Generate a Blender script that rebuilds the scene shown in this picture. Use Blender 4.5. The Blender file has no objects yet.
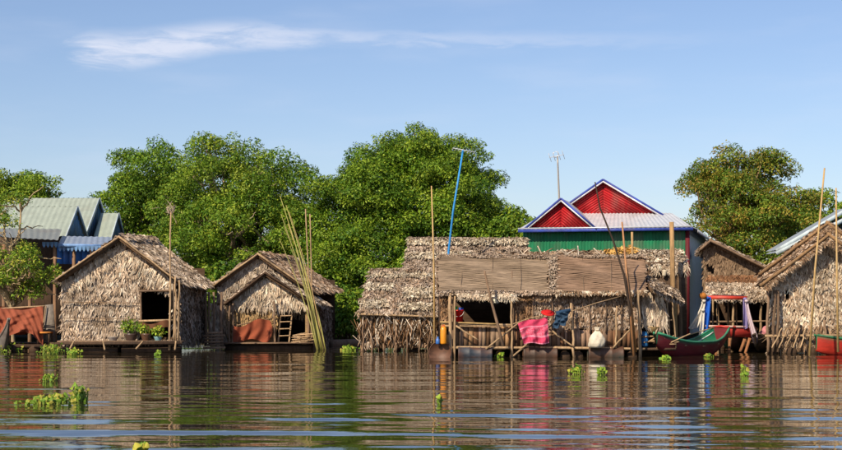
import bpy, math, random
import numpy as np

random.seed(11)
RNG = np.random.default_rng(11)
sc = bpy.context.scene
COL = sc.collection

# ------------------------------------------------------------------ camera
FPX, CAMH, HORY = 1520.0, 1.26, 309.0        # focal length in photo pixels, lens height (m), horizon row
cam_d = bpy.data.cameras.new('camera')
cam_d.sensor_width = 36.0
cam_d.lens = 36.0 * FPX / 842.0
cam_d.shift_y = (HORY - 225.0) / 842.0
cam_d.clip_start = 0.2
cam_d.clip_end = 3000
cam = bpy.data.objects.new('camera', cam_d)
cam.location = (0, 0, CAMH)
cam.rotation_euler = (math.radians(90), 0, 0)
COL.objects.link(cam)
sc.camera = cam

# ------------------------------------------------------------------ sky and sun
SUN_EL, SUN_AZ = math.radians(38), math.radians(33)      # azimuth: to the left of straight behind the camera
sun_dir = np.array([-math.cos(SUN_EL) * math.sin(SUN_AZ), -math.cos(SUN_EL) * math.cos(SUN_AZ), math.sin(SUN_EL)])
world = bpy.data.worlds.new('World')
sc.world = world
world.use_nodes = True
wn, wl = world.node_tree.nodes, world.node_tree.links
wn.clear()
w_out = wn.new('ShaderNodeOutputWorld')
w_bg = wn.new('ShaderNodeBackground')
w_bg.inputs['Strength'].default_value = 0.098
sky = wn.new('ShaderNodeTexSky')
sky.sky_type = 'NISHITA'
sky.sun_disc = False
sky.sun_elevation = SUN_EL
sky.sun_rotation = math.atan2(sun_dir[0], sun_dir[1])
sky.air_density = 1.0
sky.dust_density = 0.6
sky.ozone_density = 2.2
sky.altitude = 0


def wmath(op, a, b=None, c=None):
    n = wn.new('ShaderNodeMath')
    n.operation = op
    for i, v in enumerate((a, b, c)):
        if v is None:
            continue
        if isinstance(v, (int, float)):
            n.inputs[i].default_value = v
        else:
            wl.new(v, n.inputs[i])
    return n.outputs[0]


def wrange(v, a, b, c, d):
    n = wn.new('ShaderNodeMapRange')
    n.interpolation_type = 'SMOOTHSTEP'
    wl.new(v, n.inputs[0])
    for i, q in enumerate((a, b, c, d)):
        n.inputs[i + 1].default_value = q
    return n.outputs[0]


tc = wn.new('ShaderNodeTexCoord')
sep = wn.new('ShaderNodeSeparateXYZ')
wl.new(tc.outputs['Generated'], sep.inputs[0])
az = wmath('ARCTAN2', sep.outputs[0], sep.outputs[1])           # bearing of the sky point, 0 = straight ahead
el = wmath('ARCSINE', sep.outputs[2])
cmb = wn.new('ShaderNodeCombineXYZ')
wl.new(wmath('MULTIPLY', az, 9.0), cmb.inputs[0])
wl.new(wmath('MULTIPLY', el, 42.0), cmb.inputs[1])
nz = wn.new('ShaderNodeTexNoise')
nz.inputs['Scale'].default_value = 3.2
nz.inputs['Detail'].default_value = 10
nz.inputs['Roughness'].default_value = 0.62
nz.inputs['Distortion'].default_value = 0.5
wl.new(cmb.outputs[0], nz.inputs['Vector'])
nw = wmath('SUBTRACT', nz.outputs['Fac'], 0.5)
# one long thin cirrus bank, thick at its left end, trailing off to the right
elw = wmath('ADD', el, wmath('MULTIPLY', nw, 0.012))
azw = wmath('ADD', az, wmath('MULTIPLY', nw, 0.06))
cen = wmath('ADD', 0.1655, wmath('MULTIPLY', wrange(azw, -0.2, -0.11, 0.0, 1.0), 0.0115))
cen = wmath('SUBTRACT', cen, wmath('MULTIPLY', wrange(azw, -0.10, 0.22, 0.0, 1.0), 0.004))
wid = wmath('SUBTRACT', 0.0150, wmath('MULTIPLY', wrange(azw, -0.18, -0.02, 0.0, 1.0), 0.0085))
dist = wmath('DIVIDE', wmath('ABSOLUTE', wmath('SUBTRACT', elw, cen)), wid)
body = wrange(dist, 0.2, 1.08, 1.0, 0.0)
along = wmath('MULTIPLY', wrange(azw, -0.235, -0.205, 0.0, 1.0), wmath('MULTIPLY', wrange(azw, -0.15, 0.0, 1.0, 0.42), wrange(azw, 0.0, 0.26, 1.0, 0.0)))
cirrus = wmath('MULTIPLY', body, along)
cirrus = wmath('MULTIPLY', cirrus, wrange(nz.outputs['Fac'], 0.3, 0.64, 0.2, 0.8))
nz2 = wn.new('ShaderNodeTexNoise')                             # faint veil over the whole sky
nz2.inputs['Scale'].default_value = 0.9
nz2.inputs['Detail'].default_value = 6
wl.new(cmb.outputs[0], nz2.inputs['Vector'])
veil = wrange(nz2.outputs['Fac'], 0.45, 0.8, 0.0, 0.16)
cl = wmath('MAXIMUM', cirrus, veil)
w_mix = wn.new('ShaderNodeMix')
w_mix.data_type = 'RGBA'
wl.new(cl, w_mix.inputs['Factor'])
w_tint = wn.new('ShaderNodeMix')
w_tint.data_type = 'RGBA'
w_tint.blend_type = 'MULTIPLY'
w_tint.inputs['Factor'].default_value = 1.0
wl.new(sky.outputs[0], w_tint.inputs['A'])
w_tint.inputs['B'].default_value = (0.985, 0.968, 1.08, 1)
wl.new(w_tint.outputs['Result'], w_mix.inputs['A'])
w_mix.inputs['B'].default_value = (6.9, 7.2, 8.3, 1)
wl.new(w_mix.outputs['Result'], w_bg.inputs['Color'])
wl.new(w_bg.outputs[0], w_out.inputs[0])

sun_d = bpy.data.lights.new('sun', 'SUN')
sun_d.energy = 4.9
sun_d.angle = math.radians(0.53)
sun_d.color = (1.0, 0.86, 0.66)
sun = bpy.data.objects.new('sun', sun_d)
sun.location = (-20, -30, 40)
sun.rotation_euler = (math.radians(90) - SUN_EL, 0, math.atan2(sun_dir[1], sun_dir[0]) + math.radians(90))
COL.objects.link(sun)

sc.view_settings.view_transform = 'Standard'
sc.view_settings.look = 'None'
sc.view_settings.gamma = 1.0
sc.view_settings.exposure = 0.25
sc.view_settings.use_curve_mapping = False
sc.cycles.max_bounces = 6
sc.cycles.use_denoising = True


# ------------------------------------------------------------------ helpers
def A3(*v):
    return np.array(v, dtype=float)


def P(x, y, Y):
    """Point of the place seen at photo pixel (x, y), at a distance of Y metres."""
    return A3((x - 421.0) * Y / FPX, Y, CAMH + (HORY - y) * Y / FPX)


def proj(V):
    return 421.0 + FPX * V[:, 0] / V[:, 1], HORY - FPX * (V[:, 2] - CAMH) / V[:, 1]


def nrm(v):
    v = np.asarray(v, float)
    return v / (np.linalg.norm(v) + 1e-12)


def srgb(h):
    h = h.lstrip('#')
    c = [int(h[i:i + 2], 16) / 255 for i in (0, 2, 4)]
    return A3(*[x / 12.92 if x <= 0.04045 else ((x + 0.055) / 1.055) ** 2.4 for x in c])


class Frame:
    """A house standing turned by a degrees (clockwise seen from above); u runs along its front, w into its depth."""
    def __init__(s, x, Y, a):
        s.O = A3((x - 421.0) * Y / FPX, Y, 0)
        a = math.radians(a)
        s.d = A3(math.cos(a), -math.sin(a), 0)
        s.n = A3(math.sin(a), math.cos(a), 0)

    def pt(s, u, w, z):
        return s.O + u * s.d + w * s.n + A3(0, 0, z)

    def px(s, x, y, w=0.0):
        k = (x - 421.0) / FPX
        b = s.O + w * s.n
        u = (k * b[1] - b[0]) / (s.d[0] - k * s.d[1])
        p = b + u * s.d
        p[2] = CAMH + (HORY - y) * p[1] / FPX
        return p


def in_poly(x, y, poly):
    r = np.zeros(len(x), bool)
    n = len(poly)
    j = n - 1
    for i in range(n):
        xi, yi = poly[i]
        xj, yj = poly[j]
        if yi != yj:
            c = ((yi > y) != (yj > y)) & (x < (xj - xi) * (y - yi) / (yj - yi) + xi)
            r ^= c
        j = i
    return r


def mask(poly, holes=()):
    def f(V):
        x, y = proj(V)
        m = in_poly(x, y, poly)
        for h in holes:
            m &= ~in_poly(x, y, h)
        return m
    return f


class MB:
    def __init__(s):
        s.V, s.C, s.L, s.S, s.n = [], [], [], [], 0

    def add(s, V, F, col):
        V = np.asarray(V, float).reshape(-1, 3)
        F = np.asarray(F, int)
        col = np.asarray(col, float)
        if col.ndim == 1:
            col = np.tile(col, (len(V), 1))
        s.V.append(V)
        s.C.append(col)
        s.L.append((F + s.n).ravel())
        s.S.append(np.full(len(F), F.shape[1]))
        s.n += len(V)
        return s

    def box(s, c, ax, ay, az_, col):
        c, ax, ay, az_ = map(np.asarray, (c, ax, ay, az_))
        V = [c + i * ax + j * ay + k * az_ for k in (-1, 1) for j in (-1, 1) for i in (-1, 1)]
        F = [[0, 2, 3, 1], [4, 5, 7, 6], [0, 1, 5, 4], [2, 6, 7, 3], [0, 4, 6, 2], [1, 3, 7, 5]]
        return s.add(V, F, col)

    def bar(s, p, q, w, t, col, up=(0, 0, 1)):
        """board from p to q, w wide, t thick; up is the board's face normal hint"""
        p, q = np.asarray(p, float), np.asarray(q, float)
        d = nrm(q - p)
        side = np.cross(d, up)
        if np.linalg.norm(side) < 1e-4:
            side = np.cross(d, (0, 1, 0))
        side = nrm(side)
        nn = np.cross(side, d)
        return s.box((p + q) / 2, d * np.linalg.norm(q - p) / 2, side * w / 2, nn * t / 2, col)

    def slab(s, A, B, C, D, t, col):
        """quad A B C D (A-B low edge, D-C top edge seen from its face), thickened backwards by t"""
        A, B, C, D = map(np.asarray, (A, B, C, D))
        n = nrm(np.cross(B - A, D - A)) * -t
        V = [A, B, C, D, A + n, B + n, C + n, D + n]
        F = [[0, 1, 2, 3], [7, 6, 5, 4], [0, 4, 5, 1], [1, 5, 6, 2], [2, 6, 7, 3], [3, 7, 4, 0]]
        return s.add(V, F, col)

    def tube(s, pts, r, col, n=7, cap=True):
        pts = [np.asarray(p, float) for p in pts]
        if not hasattr(r, '__len__'):
            r = [r] * len(pts)
        V, F = [], []
        ref = None
        for i, p in enumerate(pts):
            d = nrm(pts[min(i + 1, len(pts) - 1)] - pts[max(i - 1, 0)])
            if ref is None:
                ref = A3(1, 0, 0) if abs(d[0]) < 0.8 else A3(0, 1, 0)
            a = nrm(np.cross(d, ref))
            b = np.cross(d, a)
            for k in range(n):
                th = 2 * math.pi * k / n
                V.append(p + r[i] * (math.cos(th) * a + math.sin(th) * b))
        for i in range(len(pts) - 1):
            for k in range(n):
                F.append([i * n + k, i * n + (k + 1) % n, (i + 1) * n + (k + 1) % n, (i + 1) * n + k])
        s.add(V, F, col)
        if cap:
            m = len(pts)
            base = s.n - len(V)
            for ring, p in ((0, pts[0]), (m - 1, pts[-1])):
                o = ring * n
                s.V.append(np.array([p]))
                s.C.append(np.array([np.asarray(col) if np.ndim(col) == 1 else np.asarray(col)[o]]))
                for k in range(n):
                    tri = [base + o + k, base + o + (k + 1) % n, s.n]
                    s.L.append(np.array(tri if ring else tri[::-1]))
                    s.S.append(np.array([3]))
                s.n += 1
        return s

    def lathe(s, c, prof, col, n=16, axis=(0, 0, 1)):
        c = np.asarray(c, float)
        ax = nrm(axis)
        a = nrm(np.cross(ax, (0.3, 0.9, 0.1)))
        b = np.cross(ax, a)
        V, F = [], []
        for r, h in prof:
            for k in range(n):
                th = 2 * math.pi * k / n
                V.append(c + ax * h + max(r, 1e-4) * (math.cos(th) * a + math.sin(th) * b))
        for i in range(len(prof) - 1):
            for k in range(n):
                F.append([i * n + k, i * n + (k + 1) % n, (i + 1) * n + (k + 1) % n, (i + 1) * n + k])
        return s.add(V, F, col)

    def grid(s, fn, nu, nv, col, wrap=False):
        V, Cc = [], []
        for j in range(nv + 1):
            for i in range(nu + 1):
                V.append(fn(i / nu, j / nv))
                if callable(col):
                    Cc.append(col(i / nu, j / nv))
        F = [[j * (nu + 1) + i, j * (nu + 1) + i + 1, (j + 1) * (nu + 1) + i + 1, (j + 1) * (nu + 1) + i]
             for j in range(nv) for i in range(nu)]
        return s.add(V, F, np.array(Cc) if callable(col) else col)

    def corrugated(s, A, B, C, D, pitch, amp, col):
        A, B, C, D = map(np.asarray, (A, B, C, D))
        n = nrm(np.cross(B - A, D - A))
        k = max(2, int(np.linalg.norm(B - A) / pitch)) * 4
        off = [0, amp, 0, -amp]
        return s.grid(lambda u, v: (A * (1 - u) + B * u) * (1 - v) + (D * (1 - u) + C * u) * v
                      + n * off[int(round(u * k)) % 4], k, 1, col)

    def build(s, name, mat, parent=None, smooth=False, stuff=False, loc=None):
        V = np.concatenate(s.V)
        Cc = np.concatenate(s.C)
        L = np.concatenate(s.L).astype(np.int32)
        S = np.concatenate(s.S).astype(np.int32)
        base = np.zeros(3)
        if parent is not None:
            p = parent
            while p is not None:
                base = base + np.array(p.location)
                p = p.parent
        if loc is not None:
            base = np.asarray(loc, float)
        elif parent is None:
            base = A3((V[:, 0].min() + V[:, 0].max()) / 2, (V[:, 1].min() + V[:, 1].max()) / 2, V[:, 2].min())
        me = bpy.data.meshes.new(name)
        me.vertices.add(len(V))
        me.vertices.foreach_set('co', (V - base).astype(np.float32).ravel())
        me.loops.add(len(L))
        me.loops.foreach_set('vertex_index', L)
        me.polygons.add(len(S))
        st = np.zeros(len(S), np.int32)
        st[1:] = np.cumsum(S)[:-1]
        me.polygons.foreach_set('loop_start', st)
        me.update(calc_edges=True)
        if smooth:
            me.polygons.foreach_set('use_smooth', np.ones(len(S), bool))
        at = me.color_attributes.new('tint', 'FLOAT_COLOR', 'POINT')
        at.data.foreach_set('color', np.concatenate([Cc, np.ones((len(Cc), 1))], 1).astype(np.float32).ravel())
        me.materials.append(mat)
        o = bpy.data.objects.new(name, me)
        COL.objects.link(o)
        if parent is not None:
            o.parent = parent
        else:
            o.location = base
        if stuff:
            o['kind'] = 'stuff'
        return o


def thing(name, label, cat, loc, group=None):
    o = bpy.data.objects.new(name, None)
    o.empty_display_size = 0.2
    COL.objects.link(o)
    o.location = [float(q) for q in loc]
    return tag(o, label, cat, group)


def tag(o, label, cat, group=None):
    o['label'] = label
    o['category'] = cat
    if group:
        o['group'] = group
    return o


def rnd(a, b):
    return random.uniform(a, b)


def vary(c, k=0.15):
    return np.clip(np.asarray(c) * (1 + rnd(-k, k)), 0, 1)


# ------------------------------------------------------------------ materials (all take their own pigment from the 'tint' attribute)
def material(name, rough=0.85, noise=8.0, amt=0.35, stretch=(1, 1, 1), bump=0.0, spec=0.3, metal=0.0, trans=0.0, stain=None):
    m = bpy.data.materials.new(name)
    m.use_nodes = True
    nt = m.node_tree
    N, K = nt.nodes, nt.links
    bs = N['Principled BSDF']
    at = N.new('ShaderNodeAttribute')
    at.attribute_name = 'tint'
    geo = N.new('ShaderNodeNewGeometry')
    mp = N.new('ShaderNodeMapping')
    mp.inputs['Scale'].default_value = stretch
    K.new(geo.outputs['Position'], mp.inputs['Vector'])
    nz_ = N.new('ShaderNodeTexNoise')
    nz_.inputs['Scale'].default_value = noise
    nz_.inputs['Detail'].default_value = 5
    nz_.inputs['Roughness'].default_value = 0.65
    K.new(mp.outputs[0], nz_.inputs['Vector'])
    mr = N.new('ShaderNodeMapRange')
    K.new(nz_.outputs['Fac'], mr.inputs[0])
    mr.inputs[1].default_value = 0.3
    mr.inputs[2].default_value = 0.7
    mr.inputs[3].default_value = 1 - amt
    mr.inputs[4].default_value = 1 + amt
    mx = N.new('ShaderNodeMix')
    mx.data_type = 'RGBA'
    mx.blend_type = 'MULTIPLY'
    mx.inputs['Factor'].default_value = 1
    K.new(at.outputs['Color'], mx.inputs['A'])
    K.new(mr.outputs[0], mx.inputs['B'])
    out = mx.outputs['Result']
    if stain is not None:
        n2 = N.new('ShaderNodeTexNoise')
        n2.inputs['Scale'].default_value = stain[0]
        n2.inputs['Detail'].default_value = 6
        K.new(mp.outputs[0], n2.inputs['Vector'])
        r2 = N.new('ShaderNodeMapRange')
        K.new(n2.outputs['Fac'], r2.inputs[0])
        r2.inputs[1].default_value = stain[1]
        r2.inputs[2].default_value = stain[2]
        r2.inputs[3].default_value = 0
        r2.inputs[4].default_value = stain[4]
        m2 = N.new('ShaderNodeMix')
        m2.data_type = 'RGBA'
        K.new(r2.outputs[0], m2.inputs['Factor'])
        K.new(out, m2.inputs['A'])
        m2.inputs['B'].default_value = (*stain[3], 1)
        out = m2.outputs['Result']
    K.new(out, bs.inputs['Base Color'])
    bs.inputs['Roughness'].default_value = rough
    bs.inputs['Specular IOR Level'].default_value = spec
    bs.inputs['Metallic'].default_value = metal
    if bump:
        bp = N.new('ShaderNodeBump')
        bp.inputs['Strength'].default_value = bump
        bp.inputs['Distance'].default_value = 0.02
        K.new(nz_.outputs['Fac'], bp.inputs['Height'])
        K.new(bp.outputs[0], bs.inputs['Normal'])
    if trans:
        tr = N.new('ShaderNodeBsdfTranslucent')
        K.new(out, tr.inputs['Color'])
        ms = N.new('ShaderNodeMixShader')
        ms.inputs[0].default_value = trans
        K.new(bs.outputs[0], ms.inputs[1])
        K.new(tr.outputs[0], ms.inputs[2])
        K.new(ms.outputs[0], N['Material Output'].inputs['Surface'])
    return m


M_thatch = material('dry_palm_thatch', 0.9, 14, 0.38, (1, 1, 0.5), 0.3, 0.15, stain=(1.1, 0.5, 0.72, (0.13, 0.085, 0.052), 0.4))
M_mat = material('woven_palm_mat', 0.9, 10, 0.35, (0.35, 1, 3.5), 0.3, 0.15, stain=(0.8, 0.5, 0.75, (0.16, 0.11, 0.075), 0.55))
M_wood = material('weathered_wood', 0.85, 9, 0.35, (2, 2, 0.5), 0.3, 0.2, stain=(1.6, 0.52, 0.75, (0.06, 0.045, 0.035), 0.6))
M_bamboo = material('bamboo', 0.55, 6, 0.25, (2, 2, 1.2), 0.1, 0.4)
M_leaf = material('leaf', 0.58, 0.7, 0.3, (1, 1, 1), 0, 0.3, trans=0.22)
M_bark = material('bark', 0.9, 5, 0.35, (2, 2, 0.5), 0.5, 0.15)
M_metal = material('galvanised_sheet', 0.42, 3, 0.12, (1, 1, 1), 0.0, 0.5, 0.25, stain=(0.9, 0.55, 0.8, (0.22, 0.12, 0.07), 0.35))
M_paint = material('painted_sheet', 0.6, 3.5, 0.3, (1, 1, 0.35), 0.0, 0.3, stain=(2.0, 0.5, 0.75, (0.14, 0.11, 0.09), 0.55))
M_boat = material('old_boat_paint', 0.5, 5, 0.25, (0.6, 0.6, 2), 0.2, 0.4, stain=(2.2, 0.55, 0.72, (0.1, 0.075, 0.06), 0.6))
M_cloth = material('cloth', 0.9, 26, 0.12, (1, 1, 1), 0.15, 0.1, trans=0.12)
M_plastic = material('plastic', 0.35, 12, 0.12, (1, 1, 1), 0, 0.5)
M_rust = material('oil_drum_paint', 0.55, 7, 0.45, (0.6, 0.6, 1), 0.3, 0.4, stain=(3.5, 0.42, 0.6, (0.085, 0.035, 0.018), 0.85))

C_THATCH = [srgb('#a08e7c'), srgb('#b4a392'), srgb('#897664'), srgb('#cabaa8'), srgb('#6f5c4a'), srgb('#a58c76')]
C_STRAW = [srgb('#c2ae98'), srgb('#d4c4ae'), srgb('#aa947c'), srgb('#e2d6c4'), srgb('#8c745c'), srgb('#bca082')]
C_BROWN = [srgb('#7d5f45'), srgb('#94745a'), srgb('#5d442f'), srgb('#a98a6b'), srgb('#47331f'), srgb('#8a6543')]
C_PALE = [srgb('#cfc2aa'), srgb('#e2d8c4'), srgb('#b3a187'), srgb('#93806a')]
WOOD = srgb('#7b6450')
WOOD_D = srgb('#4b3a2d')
WOOD_L = srgb('#a58a6a')
BAMBOO = srgb('#b29360')
BAMBOO_G = srgb('#8f8a48')


def bil(A, B, C, D, u, v):
    u, v = u[:, None], v[:, None]
    return (A * (1 - u) + B * u) * (1 - v) + (D * (1 - u) + C * u) * v


def thatch(b, A, B, C, D, rowh=0.14, gap=0.06, L=0.28, W=0.085, pal=C_THATCH, lift=0.05, tilt=0.3, keep=None,
           down=None, pale=0.0, base=0.015, seed=None):
    """rows of dry palm leaves hanging down the face A B C D (A-B low edge), as real overlapping blades"""
    A, B, C, D = map(np.asarray, (A, B, C, D))
    rowh, gap, W, lift, L = rowh * .66, gap * .36, W * .37, lift * .55, L * .82
    nn = nrm(np.cross(B - A, D - A))
    up = nrm((D + C) / 2 - (A + B) / 2)
    H = np.linalg.norm((D + C) / 2 - (A + B) / 2)
    nr = max(1, int(round(H / rowh)))
    us, vs, tf = [], [], []
    nt = 0
    for r in range(nr):
        wl_ = np.linalg.norm((A - B) * (1 - r / nr) + (D - C) * r / nr)
        k = max(1, int(wl_ / gap))
        q = (np.arange(k) + RNG.uniform(-.6, .6, k)) / max(k - 1, 1)
        us.append(q)
        wav = 0.3 * np.sin(q * RNG.uniform(4, 12) + RNG.uniform(0, 6))
        g = np.floor(q * wl_ / RNG.uniform(.1, .16) + RNG.uniform(0, 1)).astype(int)
        g = g - g.min() + nt
        nt = g.max() + 1
        tf.append(g)
        vs.append((r + 0.55 + wav + RNG.uniform(-.3, .3, k)) / nr)
    u = np.clip(np.concatenate(us), 0, 1)
    v = np.concatenate(vs)
    tuft = np.concatenate(tf)
    v = np.clip(v + RNG.normal(0, .3, nt)[tuft] / nr, 0.02, 1)
    R = bil(A, B, C, D, u, v)
    if keep is not None:
        m = keep(R)
        R, u, v, tuft = R[m], u[m], v[m], tuft[m]
    n = len(R)
    if n == 0:
        return
    dn = nrm(-up if down is None else down)
    sd = nrm(np.cross(nn, dn))
    th = (RNG.normal(0, tilt * .75, nt)[tuft] + RNG.normal(0, tilt * .65, n))[:, None]
    d = dn * np.cos(th) + sd * np.sin(th)
    s = sd * np.cos(th) - dn * np.sin(th)
    Lk = (L * RNG.uniform(.5, 1.2, n) * RNG.uniform(.7, 1.2, nt)[tuft])[:, None]
    Wk = (W * RNG.uniform(.5, 1.4, n))[:, None]
    lf = ((np.abs(RNG.normal(0, 1, nt))[tuft] * .8 + np.abs(RNG.normal(0, .5, n))) * lift + lift * .15)[:, None]
    tw = (RNG.normal(0, .5, n))[:, None] * Wk
    r0 = R + nn * (base + RNG.uniform(0, .012, n)[:, None])
    mid = r0 + d * Lk * .55 + nn * lf * .75
    tip = r0 + d * Lk + nn * lf * RNG.uniform(.3, 1.4, n)[:, None] + s * (RNG.normal(0, .12, n)[:, None] * Lk)
    V = np.stack([r0 - s * Wk * .4, r0 + s * Wk * .4, mid - s * Wk * .5 - nn * tw, mid + s * Wk * .5 + nn * tw,
                  tip - s * Wk * .1, tip + s * Wk * .1], 1).reshape(-1, 3)
    i = np.arange(n)[:, None] * 6
    F = np.concatenate([i + np.array([[0, 2, 3, 1]]), i + np.array([[2, 4, 5, 3]])])
    pal = np.array(pal)
    mean = pal.mean(0)
    ti = RNG.integers(0, len(pal), nt)[tuft]
    own = RNG.random(n) < .35
    c = np.where(own[:, None], pal[RNG.integers(0, len(pal), n)], pal[ti]) * .6 + mean * .4
    patch = 1 + .14 * np.sin(u * 7 + v * 5 + RNG.uniform(0, 6)) + .1 * np.sin(u * 17 - v * 13 + RNG.uniform(0, 6))
    c = c * (patch * RNG.uniform(.8, 1.2, n))[:, None]
    if pale:
        pk = RNG.random(n) < pale
        c[pk] = np.array(C_PALE)[RNG.integers(0, 4, pk.sum())]
    c = np.clip(c, 0, .8)
    b.add(V, F, np.repeat(c, 6, 0))


def sheet(b, A, B, C, D, keep, cell, t, col):
    """solid backing of a wall with openings: cells of the face A B C D, t thick"""
    A, B, C, D = map(np.asarray, (A, B, C, D))
    nn = nrm(np.cross(B - A, D - A))
    nu = max(1, int(np.linalg.norm(B - A) / cell))
    nv = max(1, int(np.linalg.norm(D - A) / cell))
    ii, jj = np.meshgrid(np.arange(nu), np.arange(nv))
    ii, jj = ii.ravel(), jj.ravel()
    cen = bil(A, B, C, D, (ii + .5) / nu, (jj + .5) / nv)
    m = keep(cen) if keep else np.ones(len(cen), bool)
    ii, jj = ii[m], jj[m]
    if not len(ii):
        return
    Q = [bil(A, B, C, D, (ii + a) / nu, (jj + c) / nv) for a, c in ((0, 0), (1, 0), (1, 1), (0, 1))]
    V = np.stack(Q + [q - nn * t for q in Q], 1).reshape(-1, 3)
    i = np.arange(len(ii))[:, None] * 8
    b.add(V, np.concatenate([i + np.array([[0, 1, 2, 3]]), i + np.array([[7, 6, 5, 4]])]), col)


def part(name, parent, mat, fn, **kw):
    b = MB()
    fn(b)
    return b.build(name, mat, parent, **kw)


def leafwall(parent, name, A, B, C, D, poly=None, holes=(), leaf_holes=None, cell=0.07, col=None, **kw):
    b = MB()
    k = mask(poly, holes) if poly else None
    sheet(b, A, B, C, D, k, cell, 0.05, srgb('#5a4634') if col is None else col)
    thatch(b, A, B, C, D, keep=mask(poly, leaf_holes) if leaf_holes else k, **kw)
    return b.build(name, M_thatch, parent, stuff=True)


def leafroof(parent, name, A, B, C, D, t=0.09, fringe=True, ridge=False, **kw):
    b = MB()
    b.slab(A, B, C, D, t, srgb('#5a4634'))
    thatch(b, A, B, C, D, **kw)
    A, B, C, D = map(np.asarray, (A, B, C, D))
    up = nrm(D - A)
    if fringe:                                              # ragged tips hanging over the eave
        thatch(b, A - up * .02, B - up * .02, B + up * .1, A + up * .1, rowh=.06, gap=.045, L=.22, W=.06,
               pal=kw.get('pal', C_THATCH), lift=.05, tilt=.35, down=nrm(-up * .55 + A3(0, 0, -1)))
    if ridge:                                               # folded leaves laid over the ridge
        thatch(b, D - up * .12, C - up * .12, C + up * .06, D + up * .06, rowh=.07, gap=.05, L=.3, W=.1,
               pal=kw.get('pal', C_THATCH), lift=.06, tilt=.35, base=.06)
    return b.build(name, M_thatch, parent, stuff=True)


def pole(parent, name, pts, r, col, mat=None, n=7, wob=0.0):
    pts = [np.asarray(p, float) for p in pts]
    if len(pts) == 2:
        k = 6
        pts = [pts[0] + (pts[1] - pts[0]) * i / k for i in range(k + 1)]
        for p in pts[1:-1]:
            p += A3(rnd(-wob, wob), rnd(-wob, wob), 0)
    rr = r if hasattr(r, '__len__') else (r, r * .8)
    m = len(pts) - 1
    b = MB()
    b.tube(pts, [rr[0] + (rr[1] - rr[0]) * i / m for i in range(m + 1)],
           col, n)
    return b.build(name, mat or M_bamboo, parent)


def sticks(parent, name, spec, col=WOOD, r=0.018, Y=40, mat=None):
    for (x0, y0, x1, y1) in spec:
        pole(parent, name, [P(x0, y0, Y + rnd(-.05, .05)), P(x1, y1, Y + rnd(-.05, .05))], (r, r * .85), vary(col, .25),
             mat or M_wood, 6, .012)


# ------------------------------------------------------------------ water, bank
def make_water():
    ys = np.concatenate([np.linspace(-300, 2, 14)[:-1], np.linspace(2, 9, 30)[:-1], np.arange(9, 26, .05),
                         np.arange(26, 58, .09), np.array([59, 61.0])])
    t = np.concatenate([[-60, -20, -7, -3, -1.7], np.linspace(-1.15, 1.15, 190), [1.7, 3, 7, 20, 60]])
    half = 2.0 + .29 * np.clip(ys, 6, 70)
    X = t[None, :] * half[:, None]
    Y = np.repeat(ys[:, None], len(t), 1)
    Z = np.zeros_like(X)
    g = np.random.default_rng(5)
    # slow swell left by passing boats, nearly parallel to the shore, and finer crossing ripples
    near = np.clip((26 - Y) / 10, 0, 1)

    def waves(n_, l0, l1, spread, slope, amp):
        nonlocal Z
        for k in range(n_):
            lam = g.uniform(l0, l1)
            th = g.normal(0, spread)
            sl = math.radians(slope) * g.uniform(.5, 1.4)
            kk = 2 * math.pi / lam
            env = .6 + .4 * np.sin(X * g.uniform(.1, .4) + Y * g.uniform(.1, .4) + g.uniform(0, 6))
            Z = Z + sl / kk * np.sin(kk * (Y * math.cos(th) + X * math.sin(th)) + g.uniform(0, 6.28)) * env * amp
    waves(14, .8, 1.7, .08, .72, .2 + .42 * near)
    waves(30, .4, 1.05, .18, .8, .2 + .3 * near)
    waves(14, 1.6, 4.5, .08, .34, 1.0)
    waves(26, .3, .8, .2, .26, np.clip((48 - Y) / 20, .4, 1))
    Z *= (np.abs(t)[None, :] < 1.2) * np.clip((Y - 4) / 4, 0, 1)
    b = MB()
    V = np.stack([X, Y, Z], 2).reshape(-1, 3)
    nu, nv = len(t), len(ys)
    i, j = np.meshgrid(np.arange(nu - 1), np.arange(nv - 1))
    a = (j * nu + i).ravel()
    b.add(V, np.stack([a, a + 1, a + nu + 1, a + nu], 1), A3(.03, .028, .02))
    m = bpy.data.materials.new('river_water')
    m.use_nodes = True
    N, K = m.node_tree.nodes, m.node_tree.links
    bs = N['Principled BSDF']
    bs.inputs['Base Color'].default_value = (.022, .017, .009, 1)
    bs.inputs['Roughness'].default_value = .015
    bs.inputs['IOR'].default_value = 1.45
    geo = N.new('ShaderNodeNewGeometry')
    mp = N.new('ShaderNodeMapping')
    mp.inputs['Scale'].default_value = (.5, 1.6, 1)
    K.new(geo.outputs['Position'], mp.inputs['Vector'])
    nz_ = N.new('ShaderNodeTexNoise')
    nz_.inputs['Scale'].default_value = 3.2
    nz_.inputs['Detail'].default_value = 3
    K.new(mp.outputs[0], nz_.inputs['Vector'])
    bp = N.new('ShaderNodeBump')
    bp.inputs['Strength'].default_value = .35
    bp.inputs['Distance'].default_value = .008
    K.new(nz_.outputs['Fac'], bp.inputs['Height'])
    K.new(bp.outputs[0], bs.inputs['Normal'])
    o = b.build('water', m, None, smooth=True, loc=(0, 0, 0))
    o['kind'] = 'structure'


make_water()


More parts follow.
